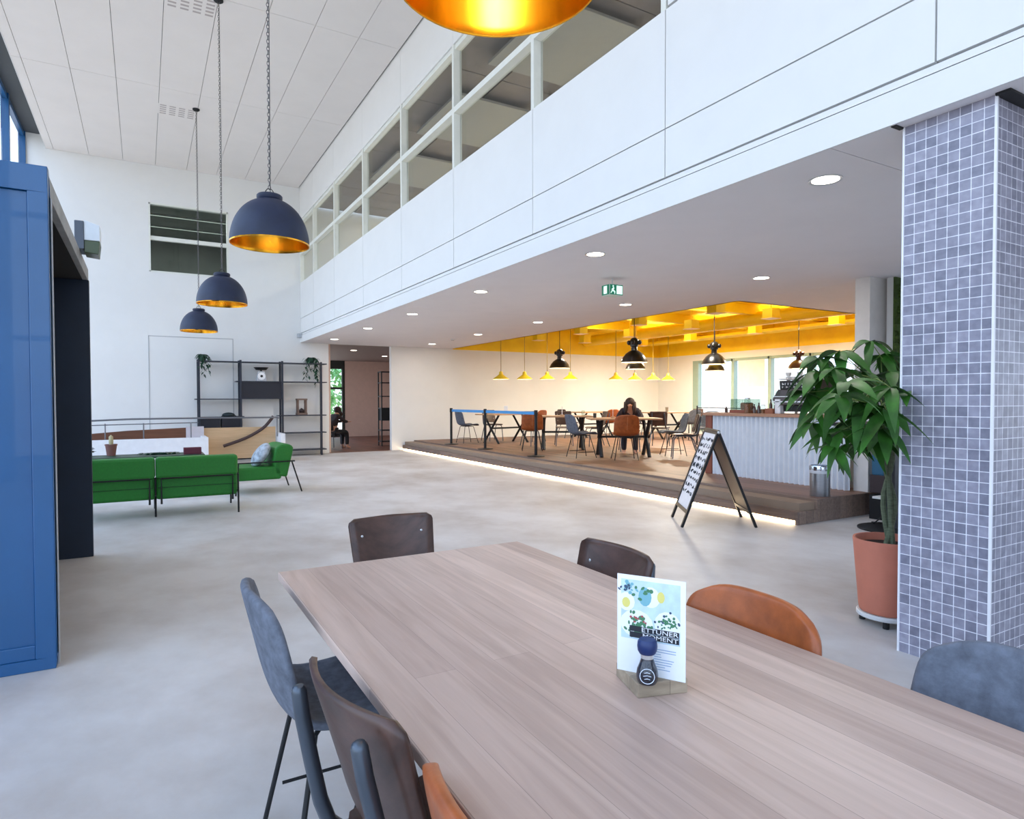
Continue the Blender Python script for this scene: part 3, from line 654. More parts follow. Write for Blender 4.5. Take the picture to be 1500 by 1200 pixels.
def ply_chair(name, label, group):
    t = thing(name, label, 'chair', (0, 0, 0), 0, group)
    def back(u, v):
        s = (v-.5)*2; z = .50+.325*u
        w = .18+.022*u; rc = .03; e = min(u, 1-u)*.325
        if e < rc: w -= rc-math.sqrt(max(0, rc*rc-(rc-e)**2))
        return (-.185-.085*u+.042*abs(s)**2+.02*(1-abs(s)**2)*(1-u), s*w, z)
    bk = MB().grid(back, 24, 10).build('backrest', ply, t, smooth=True, mods=[('SOLIDIFY', dict(thickness=.012, offset=0))])
    mb = MB()
    for u in (.76, .30):
        for s in (-.72, .72):
            p = Vector(back(u, .5+s/2)); mb.ell((p.x+.007, p.y, p.z), (.003, .0065, .0065), 10, 6)
    mb.build('screws', silver, bk, smooth=True)
    def seat(u, v):
        s = (v-.5)*2; x = -.17+.40*u; w = .185+.025*u; e = min(u, 1-u)*.4; rc = .04
        if e < rc: w -= rc-math.sqrt(max(0, rc*rc-(rc-e)**2))
        return (x, s*w, .455-.02*smoothstep((u-.85)/.15)-.012*math.sin(u*PI)*(1-s*s))
    MB().grid(seat, 20, 8).build('seat', ply, t, smooth=True, mods=[('SOLIDIFY', dict(thickness=.012, offset=0))])
    for s in (-1, 1):
        pts = [(-.2775, s*.136, .792), (-.277, s*.136, .789), (-.275, s*.136, .78), (-.268, s*.14, .73), (-.245, s*.15, .62), (-.225, s*.155, .53), (-.205, s*.16, .475), (-.175, s*.165, .443), (-.13, s*.168, .432), (.05, s*.17, .432), (.17, s*.17, .43)]
        MB().tube(pts, [.006, .0115, .0155, .016, .016, .016, .016, .0155, .015, .014, .013], 10).build('frame_tube', tube_m, t, smooth='auto')
        MB().tube([(.17, s*.17, .43), (.21, s*.18, .36), (.235, s*.2, .008)], .011, 8).build('leg', tube_m, t, smooth='auto')
        MB().tube([(-.08, s*.17, .43), (-.14, s*.178, .36), (-.26, s*.2, .008)], .011, 8).build('leg', tube_m, t, smooth='auto')
    MB().tube([(-.02, -.17, .43), (-.02, .17, .43)], .009, 8).build('cross_bar', tube_m, t)
    return t
G = 'chairs drawn up to the foreground table'
def put(o, x, y, deg, z=0):
    o.location = (x, y, z); o.rotation_euler = (0, 0, math.radians(deg)); return o
grey0 = put(shell_chair('shell_chair', 'grey suede shell chair on thin black legs at the left far corner of the table', grey_f, G), .525, 1.955, 0)
wood0 = put(ply_chair('plywood_chair', 'dark plywood chair with gunmetal tube frame seen from behind on the left side', G), .555, 1.22, 9)
cog0 = put(shell_chair('shell_chair', 'cognac leather shell chair cropped by the bottom of the picture', cognac, G, True), .62, .735, 0)
c = dup(wood0, (.985, 2.60, 0), math.radians(-90), 'dark plywood chair facing the camera at the far end of the table')
c = dup(wood0, (1.25, 1.82, 0), math.radians(180), 'dark plywood chair back behind the menu card on the right side')
c = dup(cog0, (1.19, 1.18, 0), math.radians(180), 'cognac leather shell chair back right of the menu card')
c = dup(grey0, (1.33, .60, 0), math.radians(178), 'blue grey suede shell chair back at the right edge of the picture')

# ------------------------------------------------------------------ potted money tree
def leaf(mb, base, d, L, w, droop, roll=0):
    d = Vector(d).normalized(); up = Vector((0, 0, 1)); side = d.cross(up)
    side = side.normalized() if side.length > .05 else Vector((1, 0, 0)); nrm = side.cross(d)
    side = (side*math.cos(roll)+nrm*math.sin(roll)); nrm = side.cross(d)
    N = 7; o = []
    for i in range(N+1):
        u = i/N; p = Vector(base)+d*(L*u)+Vector((0, 0, -droop*L*u*u)); hw = w*math.sin(PI*u**.75)**.9*(1 if u < 1 else 0)+.0008
        o += [p+side*hw+nrm*hw*.22, p, p-side*hw+nrm*hw*.22]
    fs = []
    for i in range(N):
        for k in range(2): fs.append((i*3+k, i*3+k+1, i*3+k+4, i*3+k+3))
    mb.add(o, fs)
PX_, PY_ = 3.90, 2.22
t = thing('potted_money_tree', 'leafy money tree with slender stems in a terracotta pot beside the tiled column', 'potted plant', (PX_, PY_, 0))
MB().lathe([(0, .075), (.145, .075), (.150, .082), (.153, .10), (.185, .48), (.188, .505), (.186, .515), (.174, .515), (.172, .505), (.17, .46), (0, .46)], 48).build('pot', terracotta, t, smooth='auto')
MB().lathe([(0, .47), (.171, .47), (.171, .46)], 32).build('soil', soil, t)
cad = MB().lathe([(0, .045), (.160, .045), (.165, .05), (.165, .066), (.16, .072), (0, .072)], 40).build('plant_trolley', mat('trolley top', (214, 216, 216), .4), t, smooth='auto')
mb = MB()
for k in range(4):
    a = k*PI/2+.5; mb.cyl(.13*math.cos(a), .13*math.sin(a), .002, .045, .018, 12)
mb.build('castor', blackm, cad)
STEMS = [[(.03, 0, .45), (.0, .03, .75), (.03, -.01, 1.0), (-.02, 0, 1.22), (-.06, .02, 1.38)], [(-.01, .01, .45), (.04, -.02, .72), (-.01, .02, .98), (.02, -.04, 1.2), (.0, -.06, 1.40)], [(.02, -.02, .45), (.01, .0, .85), (.03, .01, 1.05), (.0, .04, 1.25), (-.1, .1, 1.5)]]
mb = MB()
for s in STEMS: mb.tube([interp(s, k/14) for k in range(15)], [.017-.007*k/14 for k in range(15)], 8)
stem_o = mb.build('trunk', bark, t, smooth='auto')
NODES = [(3.406, 2.25, 1.533, 0.2, 6), (3.287, 2.1, 1.45, 0.2, 6), (3.944, 2.3, 1.631, 0.19, 6), (3.88, 2.2, 1.521, 0.19, 5), (3.499, 2.0, 1.302, 0.2, 6), (3.425, 2.1, 1.339, 0.21, 6), (3.409, 2.3, 1.299, 0.2, 6), (3.417, 2.2, 1.185, 0.2, 6), (3.713, 2.2, 1.138, 0.19, 6), (3.526, 1.96, 1.258, 0.21, 5), (3.516, 1.92, 1.394, 0.16, 5), (3.522, 2.4, 1.42, 0.2, 6), (3.719, 2.35, 1.088, 0.17, 5), (4.119, 2.4, 1.467, 0.2, 6), (3.748, 2.3, 1.522, 0.18, 6), (3.325, 2.2, 1.092, 0.15, 5), (3.384, 2.35, 1.517, 0.2, 6), (3.363, 2.4, 1.399, 0.19, 5), (3.56, 2.45, 1.607, 0.19, 5), (3.685, 2.4, 1.649, 0.2, 6), (3.919, 2.35, 1.718, 0.17, 5), (3.357, 2.35, 1.22, 0.18, 5), (3.075, 2.0, 1.376, 0.2, 6), (4.214, 2.5, 1.403, 0.2, 6), (3.705, 2.3, 1.215, 0.2, 6), (3.677, 2.1, 1.144, 0.18, 5), (4.27, 2.4, 1.648, 0.17, 5), (3.987, 2.5, 1.424, 0.2, 6), (3.667, 2.45, 1.169, 0.18, 6), (3.42, 1.96, 1.3, 0.22, 7), (3.4, 1.93, 1.42, 0.19, 7), (3.44, 1.99, 1.2, 0.2, 6)]
mb = MB(); ms = MB(); rr = random.Random(11)
for (nx, ny, nz, L, n) in NODES:
    b = Vector((nx-PX_, ny-PY_, nz)); a0 = Vector(interp(STEMS[rr.randrange(3)], rr.uniform(.78, 1)))
    m_ = (a0+b)/2+Vector((0, 0, .03)); ms.tube([a0, m_, b], [.004, .003, .0025], 5)
    ph = rr.uniform(0, 6)
    n += 1
    for k in range(n):
        a = ph+2*PI*k/n+rr.uniform(-.2, .2); el = rr.uniform(-.55, .25)
        if any(nx+math.cos(a)*L*1.2*q > 3.49 and ny+math.sin(a)*L*1.2*q < 1.97 for q in (.3, .6, 1)): continue
        leaf(mb, b, (math.cos(a)*math.cos(el), math.sin(a)*math.cos(el), math.sin(el)), L*rr.uniform(.75, 1.2), L*.175, rr.uniform(.25, .8), rr.uniform(-.5, .5))
mb.build('foliage', leaf_m, t, smooth=True); ms.build('leaf_stalks', mat('leaf stalk', (120, 140, 70), .6), t, smooth=True)

# ------------------------------------------------------------------ high table, bin, bench near the counter
t = thing('bar_table', 'black high table with a square column foot behind the potted tree', 'table', (6.75, 3.80, 0))
MB().box(-.62, .35, -.35, .35, 1.085, 1.115).build('tabletop', blackm, t, bevel=.004)
MB().box(-.055, .055, -.055, .055, .015, 1.085).build('column', black, t, bevel=.004)
MB().lathe([(0, 0), (.32, 0), (.32, .012), (.06, .02), (0, .02)], 40).build('foot_plate', black, t, smooth='auto')
t = thing('waste_bin', 'brushed steel cylindrical waste bin on the end of the platform', 'bin', (6.68, 4.575, PZ))
MB().lathe([(0, 0), (.105, 0), (.108, .01), (.108, .30), (0, .30)], 36).build('body', steel, t, smooth='auto')
MB().lathe([(.106, .29), (.114, .295), (.116, .335), (.110, .35), (.098, .35), (.096, .295)], 36, close=True).build('rim_ring', mat('polished chrome', (200, 206, 214), .15, metal=1), t, smooth='auto')
MB().lathe([(.1085, .262), (.112, .27), (.112, .296), (.108, .298)], 36).build('liner_bag', mat('plastic liner', (210, 214, 220), .5), t, smooth='auto')
t = thing('bench', 'dark low bench with teal back panel beyond the end of the counter', 'bench', (7.9, 4.12, 0))
MB().box(-.75, .9, .0, .14, .5, .78).build('back_pad', mat('teal cloth', (48, 98, 128), .8), t, bevel=.015)
MB().box(-.75, .9, -.02, .16, .3, .5).build('seat_front', mat('dark brown panel', (56, 44, 46), .6), t, bevel=.004)
MB().box(-.75, .9, -.02, .16, 0, .27).build('base', blackm, t)
MB().box(-1.0, .9, -.16, -.02, .272, .296).build('ledge', mat('white ledge', (226, 226, 222), .5), t, bevel=.003)
t = MB().tube([(6.98, 4.02, .30), (6.95, 4.0, .2), (6.86, 3.98, .08), (6.8, 4.02, .02), (6.9, 4.1, .012), (6.95, 4.0, .012), (6.83, 3.96, .012), (6.9, 3.92, .012), (6.98, 4.0, .012)], .008, 6).build('power_cable', blackm, smooth=True); tag(t, 'black power cable looping down to the floor by the bench', 'cable')

# ------------------------------------------------------------------ counter
CX, CY0, CY1 = 7.34, 4.80, 6.80
t = thing('cafe_counter', 'cafe counter with white corrugated front and wooden top', 'counter', (CX, 0, PZ))
mb = MB()
n = 200; pts = []
for k in range(n+1):
    y = CY0-.16+(CY1-.02-CY0+.16)*k/n; pts.append((.03*math.sin(2*PI*(y)/.076), y))
poly = pts+[(.05, pts[-1][1]), (.05, pts[0][1])]
o = []; fs = []
for k, (x, y) in enumerate(pts): o += [(x, y, .0), (x, y, .865)]
for k in range(n): fs.append((2*k, 2*k+2, 2*k+3, 2*k+1))
mb.add(o, fs); mb.build('corrugated_front', mat('white corrugated steel', (222, 228, 236), .4), t, smooth=True)
MB().box(.02, .7, CY0-.02, CY1-.03, 0, .86).build('carcass', mat('white carcass', (225, 225, 225), .6), t)
MB().box(-.03, .75, CY1-.03, CY1+.09, 0, .865).build('end_panel', mat('reddish wood panel', (126, 66, 46), .5, noise=(8, .25, (1, 1, .2))), t, bevel=.003)
MB().box(-.06, .8, CY0-.02, CY1+.12, .865, .905).build('worktop', plank_mat('counter oak', (196, 150, 122), (178, 134, 106), .12, 2, .5, 'Y', .2), t, bevel=.004)
CT = PZ+.905
bcm = t
# espresso machine
t = thing('espresso_machine', 'large dark espresso machine with lettered back panel on the counter', 'espresso machine', (7.72, 5.46, CT))
bodym = mat('machine brown black', (58, 46, 50), .35, noise=(6, .3, (1, 1, 1)), coat=.3)
MB().prism([(-.34, .12), (-.36, .20), (-.24, .33), (.33, .33), (.42, .20), (.38, .12)], -.20, .22, 'X').build('housing', bodym, t, bevel=.008)
MB().prism([(-.27, .33), (-.31, .45), (.34, .45), (.33, .33)], -.16, .2, 'X').build('top_panel', black, t, bevel=.006)
MB().box(-.21, .23, -.36, .42, .155, .172).box(-.21, .23, -.33, .40, .228, .24).build('silver_band', silver, t, bevel=.003)
MB().box(-.14, .2, -.30, .34, .03, .12).build('drip_tray', blackm, t, bevel=.004)
mb = MB()
for y in (-.28, .32):
    for x in (-.12, .18): mb.cyl(x, y, 0, .04, .02, 12)
mb.build('foot', silver, t)
MB().tube([(-.17, -.31, .47), (-.17, .34, .47), (.2, .34, .47), (.2, -.31, .47)], .007, 8, closed=True).build('cup_rail', silver, t)
mletter = mat('machine lettering', (226, 226, 230), .4)
mb = MB(); rr = random.Random(8)
for row, (z0, h0, n0) in enumerate(((.405, .03, 12), (.362, .024, 9))):   # blurred capitals: short strokes
    y = .29
    for k in range(n0):
        if row == 0 and k == 6: y -= .035
        w0 = .038 if row == 0 else .044
        mb.box(-.166, -.160, y-.007, y, z0-h0/2, z0+h0/2).box(-.166, -.160, y-w0+.012, y-.009, z0+(h0/2-.007)*rr.choice((-1, 1, 0))-.003, z0+.003+(h0/2-.007)*rr.choice((-1, 1, 0)) if False else z0+.004)
        y -= w0+(.006 if row == 0 else .016)
mb.build('lettering', mletter, t)
# cups on the machine
cupm = mat('white china', (236, 234, 230), .3)
def cup0(label, x, y, z, grp):
    t = thing('cup', label, 'cup', (x, y, z), 0, grp)
    MB().lathe([(0, 0), (.022, 0), (.034, .02), (.038, .055), (.035, .055), (.031, .02), (0, .005)], 20).build('body', cupm, t, smooth='auto')
    MB().tube([(.034, 0, .045), (.054, 0, .042), (.054, 0, .02), (.032, 0, .015)], .004, 6).build('handle', cupm, t, smooth=True)
    return t
cup = None; k = 0
ordn = ['first', 'second', 'third', 'fourth', 'fifth', 'sixth', 'seventh']
for i in range(7):
    for lv in range(2 if i % 2 == 0 else 1):
        lab = 'white cup on top of the espresso machine, %s from the left%s' % (ordn[6-i], ', %s of its pair' % (['lower', 'upper'][lv]) if i % 2 == 0 else '')
        loc = (7.66, 5.2+.088*i, CT+.451+.058*lv)
        if cup is None: cup = cup0(lab, *loc, 'white cups on top of the espresso machine')
        else: dup(cup, loc, .4*i, lab)
# glass jars, bottles, boxes on the counter
cglass = glass_mat('jar glass', (228, 236, 232))
def jar(name, label, x, y, r, h, fill, fm, grp=None):
    t = thing(name, label, 'jar', (x, y, CT), 0, grp)
    MB().lathe([(0, 0), (r, 0), (r, h*.86), (r*.8, h*.93)], 24).build('glass_body', cglass, t, smooth='auto')
    MB().cyl(0, 0, .004, h*fill, r*.92, 20).build('contents', fm, t)
    MB().lathe([(0, h), (r*.86, h), (r*.86, h*.92), (0, h*.92)], 24).build('lid', silver, t, smooth='auto')
    return t
cook = mat('biscuits', (156, 96, 62), .8, noise=(50, .4, (1, 1, 1)))
t = thing('cake_display', 'clear glass display case with cakes on a wooden base on the counter', 'display case', (7.62, 6.42, CT))
MB().box(-.14, .14, -.17, .17, 0, .045).build('wooden_base', mat('red wood base', (140, 78, 58), .5), t, bevel=.003)
mb = MB()
for b in ((-.13, .13, -.16, -.155), (-.13, .13, .155, .16), (-.13, -.125, -.16, .16), (.125, .13, -.16, .16)): mb.box(*b, .045, .2)
mb.box(-.13, .13, -.16, .16, .2, .205); mb.build('glass_case', cglass, t)
MB().box(-.08, .08, -.09, .03, .046, .15).build('cake', cook, t, bevel=.02)
jar('glass_jar', 'tall clear jar of biscuits with silver lid on the counter', 7.5, 6.28, .045, .22, .6, cook, 'glass jars on the counter')
jar('glass_jar', 'small clear jar standing left of the espresso machine', 7.56, 6.06, .035, .12, .5, cook, 'glass jars on the counter')
botm = mat('brown bottle', (70, 44, 34), .2, coat=.5)
for i, (x, y, h) in enumerate([(7.5, 6.16, .13), (7.52, 6.10, .15), (7.62, 5.98, .2), (7.66, 5.93, .18), (7.54, 6.7, .09)]):
    o = MB().lathe([(0, 0), (.022, 0), (.022, h*.6), (.009, h*.78), (.009, h), (0, h)], 16, c=(x, y, CT)).build('bottle', botm, smooth='auto')
    tag(o, ['shortest brown bottle between jar and machine', 'second brown bottle beside the small jar', 'tall brown bottle in front of the wooden tray', 'brown bottle nearest the espresso machine', 'tiny bottle at the left end of the counter'][i], 'bottle', 'small bottles on the counter')
o = MB().box(7.48, 7.62, 5.84, 5.97, CT, CT+.07).build('wooden_tray', mat('tray wood', (150, 92, 64), .6)); tag(o, 'small wooden tray left of the espresso machine', 'tray')
t = thing('coffee_grinder', 'white coffee grinder with clear hopper beside the espresso machine', 'grinder', (7.56, 5.84-.05, CT))
MB().box(-.05, .05, -.045, .045, 0, .2).build('body', mat('grinder white', (226, 230, 236), .4), t, bevel=.01)
MB().lathe([(.03, .2), (.055, .25), (.055, .31), (0, .315)], 20).build('hopper', cglass, t, smooth='auto')

# ------------------------------------------------------------------ chalk sign (A-board)
t = thing('sandwich_board', 'black framed sandwich board with handwritten white sheet standing on the floor', 'sign', (5.44, 5.02, 0))
F1, F2, B1, B2 = (Vector(q)-Vector((5.44, 5.02, 0)) for q in ((5.293, 5.497, 0), (4.93, 4.965, 0), (5.978, 5.092, 0), (5.60, 4.56, 0)))
A1 = (F1+B1)/2+Vector((-.015, 0, 1.03)); A2 = (F2+B2)/2+Vector((-.015, 0, 1.03))
def panel_frame(P1, P2, Q1, Q2, nm_):
    pn = thing(nm_, '', '') if False else None
    f = MB(); e = (P2-P1).normalized(); upv = (Q1-P1).normalized(); nn = e.cross(upv).normalized()
    Mx = Matrix(((e.x, upv.x, nn.x, P1.x), (e.y, upv.y, nn.y, P1.y), (e.z, upv.z, nn.z, P1.z), (0, 0, 0, 1)))
    w = (P2-P1).length; h = (Q1-P1).length
    f.box(0, .045, 0, h, -.013, .013, Mx).box(w-.045, w, 0, h, -.013, .013, Mx).box(.045, w-.045, h-.05, h, -.013, .013, Mx).box(.045, w-.045, .15, .19, -.013, .013, Mx)
    return f, Mx, w, h
f, Mx, w, h = panel_frame(F1, F2, A1, A2, 'front'); fr = f.build('front_frame', black, t, bevel=.003)
MB().box(.045, w-.045, .19, h-.05, -.004, .004, Mx).build('sheet', mat('white sheet', (232, 232, 236), .6), fr)
def scribble(mb, rows, seed, side):
    r3 = random.Random(seed); y = h-.12
    for k in range(rows):
        x = .075; hh = r3.uniform(.02, .035)
        while x < w-.09:
            n = r3.randint(2, 5); pts = []
            for q in range(n*3):
                pts.append(Mx @ Vector((x, y+r3.uniform(-hh, hh), side*.0055))); x += .009
                if x > w-.075: break
            if len(pts) > 1: mb.tube(pts, .0038, 4)
            x += .03
        y -= .078
s1 = 1 if (Mx.to_3x3() @ Vector((0, 0, 1))).x < 0 else -1
mb = MB(); scribble(mb, 9, 4, s1); mb.build('handwriting', inkm, fr)
f, Mx, w, h = panel_frame(B1, B2, A1, A2, 'back'); bk_ = f.build('back_frame', black, t, bevel=.003)
MB().box(.045, w-.045, .19, h-.05, -.004, .004, Mx).build('board', mat('brown board', (96, 74, 66), .5), bk_)
mb = MB()
for q in (A1, A2): mb.ell(q+Vector((0, 0, -.02)), (.018, .018, .018), 8, 6)
mb.build('hinge', silver, t)

# ------------------------------------------------------------------ queue barrier posts and belts
SP = [(6.62, 14.54), (6.62, 12.72), (6.60, 10.55)]
tops = []
for i, (x, y) in enumerate(SP):
    t = thing('barrier_post', ['black belt barrier post nearest the white wall', 'middle black belt barrier post', 'nearest black belt barrier post at the platform edge'][i], 'barrier post', (x, y, PZ), 0, 'belt barrier posts on the platform')
    MB().cyl(0, 0, .01, .86, .03, 16).build('pole', black, t, smooth='auto')
    MB().lathe([(0, 0), (.17, 0), (.17, .012), (.05, .028), (0, .028)], 32).build('base_plate', black, t, smooth='auto')
    MB().lathe([(0, .9), (.032, .9), (.036, .89), (.036, .80), (.03, .79), (0, .79)], 20).build('head', blackm, t, smooth='auto')
beltm = mat('blue webbing', (70, 150, 216), .6)
for i in range(2):
    (xa, ya), (xb, yb) = SP[i], SP[i+1]
    mb = MB(); mb.box(-.001+xa, xa+.001, yb+.035, ya-.035, PZ+.81, PZ+.87)
    o = mb.build('barrier_belt', beltm); tag(o, ['blue belt between the far and middle barrier posts', 'blue belt between the middle and near barrier posts'][i], 'barrier belt', 'blue barrier belts')

# ------------------------------------------------------------------ cafe tables and chairs
def x_table(label, x, y, deg, Lx=1.3, Ly=.8):
    t = thing('cafe_table', label, 'table', (x, y, PZ), math.radians(deg), 'cafe tables with crossed legs')
    MB().box(-Lx/2, Lx/2, -Ly/2, Ly/2, .715, .745).build('tabletop', plank_mat('cafe oak', (206, 168, 130), (188, 148, 110), .12, 2, .45, 'X', .2) if 'cafe oak' not in MATS else MATS['cafe oak'], t, bevel=.003)
    for sx in (-1, 1):
        px = sx*(Lx/2-.22)
        for s in (-1, 1):
            MB().tube([(px, s*.30, .0), (px, -s*.30, .715)], .036, 4).build('leg', blackm, t)
    MB().box(-Lx/2+.22, Lx/2-.22, -.03, .03, .36, .40).build('beam', blackm, t)
    return t
MATS['cafe oak'] = plank_mat('cafe oak', (206, 168, 130), (188, 148, 110), .12, 2, .45, 'X', .2)
TB = [('cafe table by the white wall behind the barrier belt', 8.1, 14.4, 10, 1.4, .8), ('cafe table right of the nearest barrier post', 8.15, 11.9, -30, 1.3, .8),
      ('cafe table at which the dark haired person sits', 8.1, 9.75, -30, 1.35, .85), ('cafe table near the bright window beyond the person', 12.9, 13.6, 0, 1.3, .8),
      ('cafe table in the far corner of the cafe', 11.6, 15.3, 0, 1.4, .8)]
for a in TB: x_table(*a)
GC = 'cafe chairs around the crossed leg tables'
def cchair(src, x, y, deg, label):
    o = dup(src, (x, y, PZ), math.radians(deg), label); o['group'] = GC; return o
CC = [
 (grey0, 7.15, 14.75, 0, 'grey shell chair in profile behind the far barrier posts'),
 (cog0, 8.95, 14.35, 180, 'brown shell chair facing left behind the blue belt'),
 (wood0, 8.1, 15.15, -90, 'dark wooden chair on the wall side of the far table'),
 (cog0, 7.25, 11.75, 60, 'light brown shell chair with its back to the nearest barrier post'),
 (wood0, 8.7, 12.65, -120, 'dark wooden chair on the far side of the second cafe table'),
 (wood0, 8.05, 13.0, -90, 'dark wooden chair between the two left cafe tables'),
 (wood0, 9.25, 12.1, 160, 'wooden chair at the right end of the second cafe table'),
 (grey0, 7.2, 9.9, -10, 'dark grey shell chair in profile left of the orange brown chair'),
 (cog0, 7.62, 9.12, 60, 'orange brown shell chair with its back to the camera at the near table'),
 (wood0, 8.75, 8.75, 140, 'wooden chair in profile right of the orange brown chair'),
 (grey0, 9.0, 9.3, 150, 'grey shell chair on the right side of the near cafe table'),
 (wood0, 11.9, 13.5, 0, 'grey brown chair left of the table by the bright window'),
 (grey0, 12.9, 12.75, 90, 'grey shell chair with its back to the camera by the bright window'),
 (wood0, 13.9, 13.6, 180, 'wooden chair right of the table by the bright window'),
 (wood0, 10.6, 15.2, 0, 'wooden chair left of the table in the far corner'),
 (cog0, 11.5, 14.5, 90, 'brown shell chair on the near side of the far corner table'),
 (wood0, 10.4, 11.2, 40, 'lone wooden chair standing in the middle of the cafe floor'),
 (grey0, 11.0, 10.3, 200, 'grey shell chair in front of the counter opening'),
]
for a in CC: cchair(*a)
# things on the cafe tables
def menu_small(x, y, deg, label):
    t = thing('table_menu', label, 'menu stand', (x, y, PZ+.745), math.radians(deg), 'small menus on the cafe tables')
    MB().box(-.04, .04, -.05, .05, 0, .03).build('wood_block', MATS['cafe oak'], t); MB().box(-.003, .003, -.06, .06, .03, .2).build('card', cp, t)
    return t
menu_small(8.0, 11.7, -30, 'small white menu card on the second cafe table'); menu_small(8.1, 14.4, 20, 'small white menu card on the far wall side table')
menu_small(7.85, 9.75, -40, 'white menu card on the table of the seated person')
o = MB().lathe([(0, 0), (.04, 0), (.04, .1), (.03, .12), (0, .12)], 16, c=(8.5, 11.6, PZ+.745)).build('jar', cglass, smooth='auto'); tag(o, 'clear glass jar on the second cafe table', 'jar')
o = MB().lathe([(0, 0), (.035, 0), (.045, .14), (0, .14)], 16, c=(12.8, 13.5, PZ+.745)).build('vase', mat('grey ceramic', (110, 112, 110), .5), smooth='auto'); tag(o, 'grey vase on the table by the bright window', 'vase')
o = MB().lathe([(0, 0), (.03, 0), (.035, .09), (0, .09)], 16, c=(7.72, 10.15, PZ+.745)).build('tumbler', mat('dark tumbler', (60, 62, 58), .3), smooth='auto'); tag(o, 'dark tumbler on the near cafe table', 'cup')
# railing by the bright window
t = thing('metal_railing', 'thin dark metal railing in front of the bright cafe windows', 'railing', (11.6, 10.4, PZ))
for y in (-.8, .8): MB().cyl(0, y, 0, .95, .018, 10).build('post', black, t)
for z in (.9, .78, .62): MB().tube([(0, -.8, z), (0, .8, z)], .01, 8).build('rail', black, t)

# seated people
skin = mat('skin', (206, 156, 130), .6); hairm = mat('dark brown hair', (46, 28, 22), .6, noise=(30, .3, (1, 1, 6)))
def skinned(name, joints, edges, m, parent, root=0, sub=1):
    me = bpy.data.meshes.new(name); me.from_pydata([j[0] for j in joints], edges, []); me.materials.append(m)
    o = bpy.data.objects.new(name, me); C.objects.link(o); o.parent = parent
    o.modifiers.new('skin', 'SKIN')
    for i, j in enumerate(joints): me.skin_vertices[0].data[i].radius = (j[1], j[1]*(j[2] if len(j) > 2 else 1))
    for i in range(len(joints)): me.skin_vertices[0].data[i].use_root = (i == root)
    s = o.modifiers.new('sub', 'SUBSURF'); s.levels = sub; s.render_levels = sub
    for p in me.polygons: p.use_smooth = True
    return o
def person(label, x, y, z, deg, topcol, legcol, lean=.22):
    t = thing('person', label, 'person', (x, y, z), math.radians(deg))
    J = [((0, 0, .52), .13), ((.03, 0, .70), .115), ((.05+lean*.6, 0, .90), .125), ((.07+lean*.82, 0, .985), .052), ((.12+lean*.9, 0, 1.075), .083), ((.12+lean*.95, 0, 1.14), .07)]
    E = [(0, 1), (1, 2), (2, 3), (3, 4), (4, 5)]
    def add(p, r, par):
        J.append((p, r)); E.append((par, len(J)-1)); return len(J)-1
    add((.215+lean*.95, 0, 1.07), .012, 4)
    arms = []
    for s in (-1, 1):
        a = add((.05+lean*.6, s*.17, .945), .052, 2); b = add((.2+lean*.6, s*.25, .80), .04, a); c_ = add((.40+lean*.5, s*.10, .79), .027, b)
        h_ = add((.47+lean*.5, s*.07, .79), .026, c_)
        for q, (dy, l) in enumerate(((-.022, .055), (-.008, .065), (.008, .062), (.022, .05))): add((.50+lean*.5+l*.8, s*.07+dy, .782), .008, h_)
        add((.47+lean*.5, s*.03, .79), .009, h_)
        k1 = add((.08, s*.09, .50), .085, 0); k2 = add((.42, s*.11, .50), .06, k1); k3 = add((.42, s*.12, .09), .04, k2); add((.53, s*.12, .04), .032, k3)
    skinned('body', J, E, skin, t, 0, 1)
    JJ = [(J[0][0], .142), (J[1][0], .128), (J[2][0], .138), ((.06+lean*.85, 0, .985), .075)]; EE = [(0, 1), (1, 2), (2, 3)]
    for s in (-1, 1):
        JJ.append(((.05+lean*.6, s*.17, .945), .064)); EE.append((2, len(JJ)-1)); JJ.append(((.2+lean*.6, s*.25, .80), .051)); EE.append((len(JJ)-2, len(JJ)-1)); JJ.append(((.38+lean*.5, s*.115, .79), .038)); EE.append((len(JJ)-2, len(JJ)-1))
    skinned('jacket', JJ, EE, mat('cloth %s' % (topcol,), topcol, .8), t)
    JJ = [((0, 0, .53), .138)]; EE = []
    for s in (-1, 1):
        JJ.append(((.08, s*.09, .50), .097)); EE.append((0, len(JJ)-1)); JJ.append(((.42, s*.11, .50), .07)); EE.append((len(JJ)-2, len(JJ)-1)); JJ.append(((.42, s*.12, .12), .052)); EE.append((len(JJ)-2, len(JJ)-1))
    skinned('trousers', JJ, EE, mat('cloth %s' % (legcol,), legcol, .8), t)
    mb = MB(); mb.ell((.105+lean*.92, 0, 1.125), (.108, .10, .10), 16, 12)
    for s in (-1, 1): mb.tube([(.10+lean*.92, s*.07, 1.12), (.16+lean*.92, s*.085, 1.01), (.16+lean*.9, s*.08, .88)], [.055, .045, .02], 8)
    mb.build('hair', hairm, t, smooth=True)
    mb = MB()
    for s in (-1, 1): mb.ell((.2+lean*.93, s*.032, 1.09), (.006, .011, .006), 8, 6)
    mb.build('eyes', blackm, t, smooth=True)
    return t
person('person with long dark hair in dark clothes bent over a cafe table', 8.95, 10.55, PZ-.08, -130, (50, 44, 52), (38, 36, 44), .34)
cchair(wood0, 8.98, 10.60, -125, 'wooden chair on which the dark haired cafe guest sits')
person('person in dark clothes sitting by the corridor window', 4.55, 18.0, -.04, 20, (44, 34, 36), (26, 26, 30), .1)
o = dup(wood0, (4.52, 18.0, 0), math.radians(20), 'dark chair under the person in the corridor'); o['group'] = 'corridor chairs'
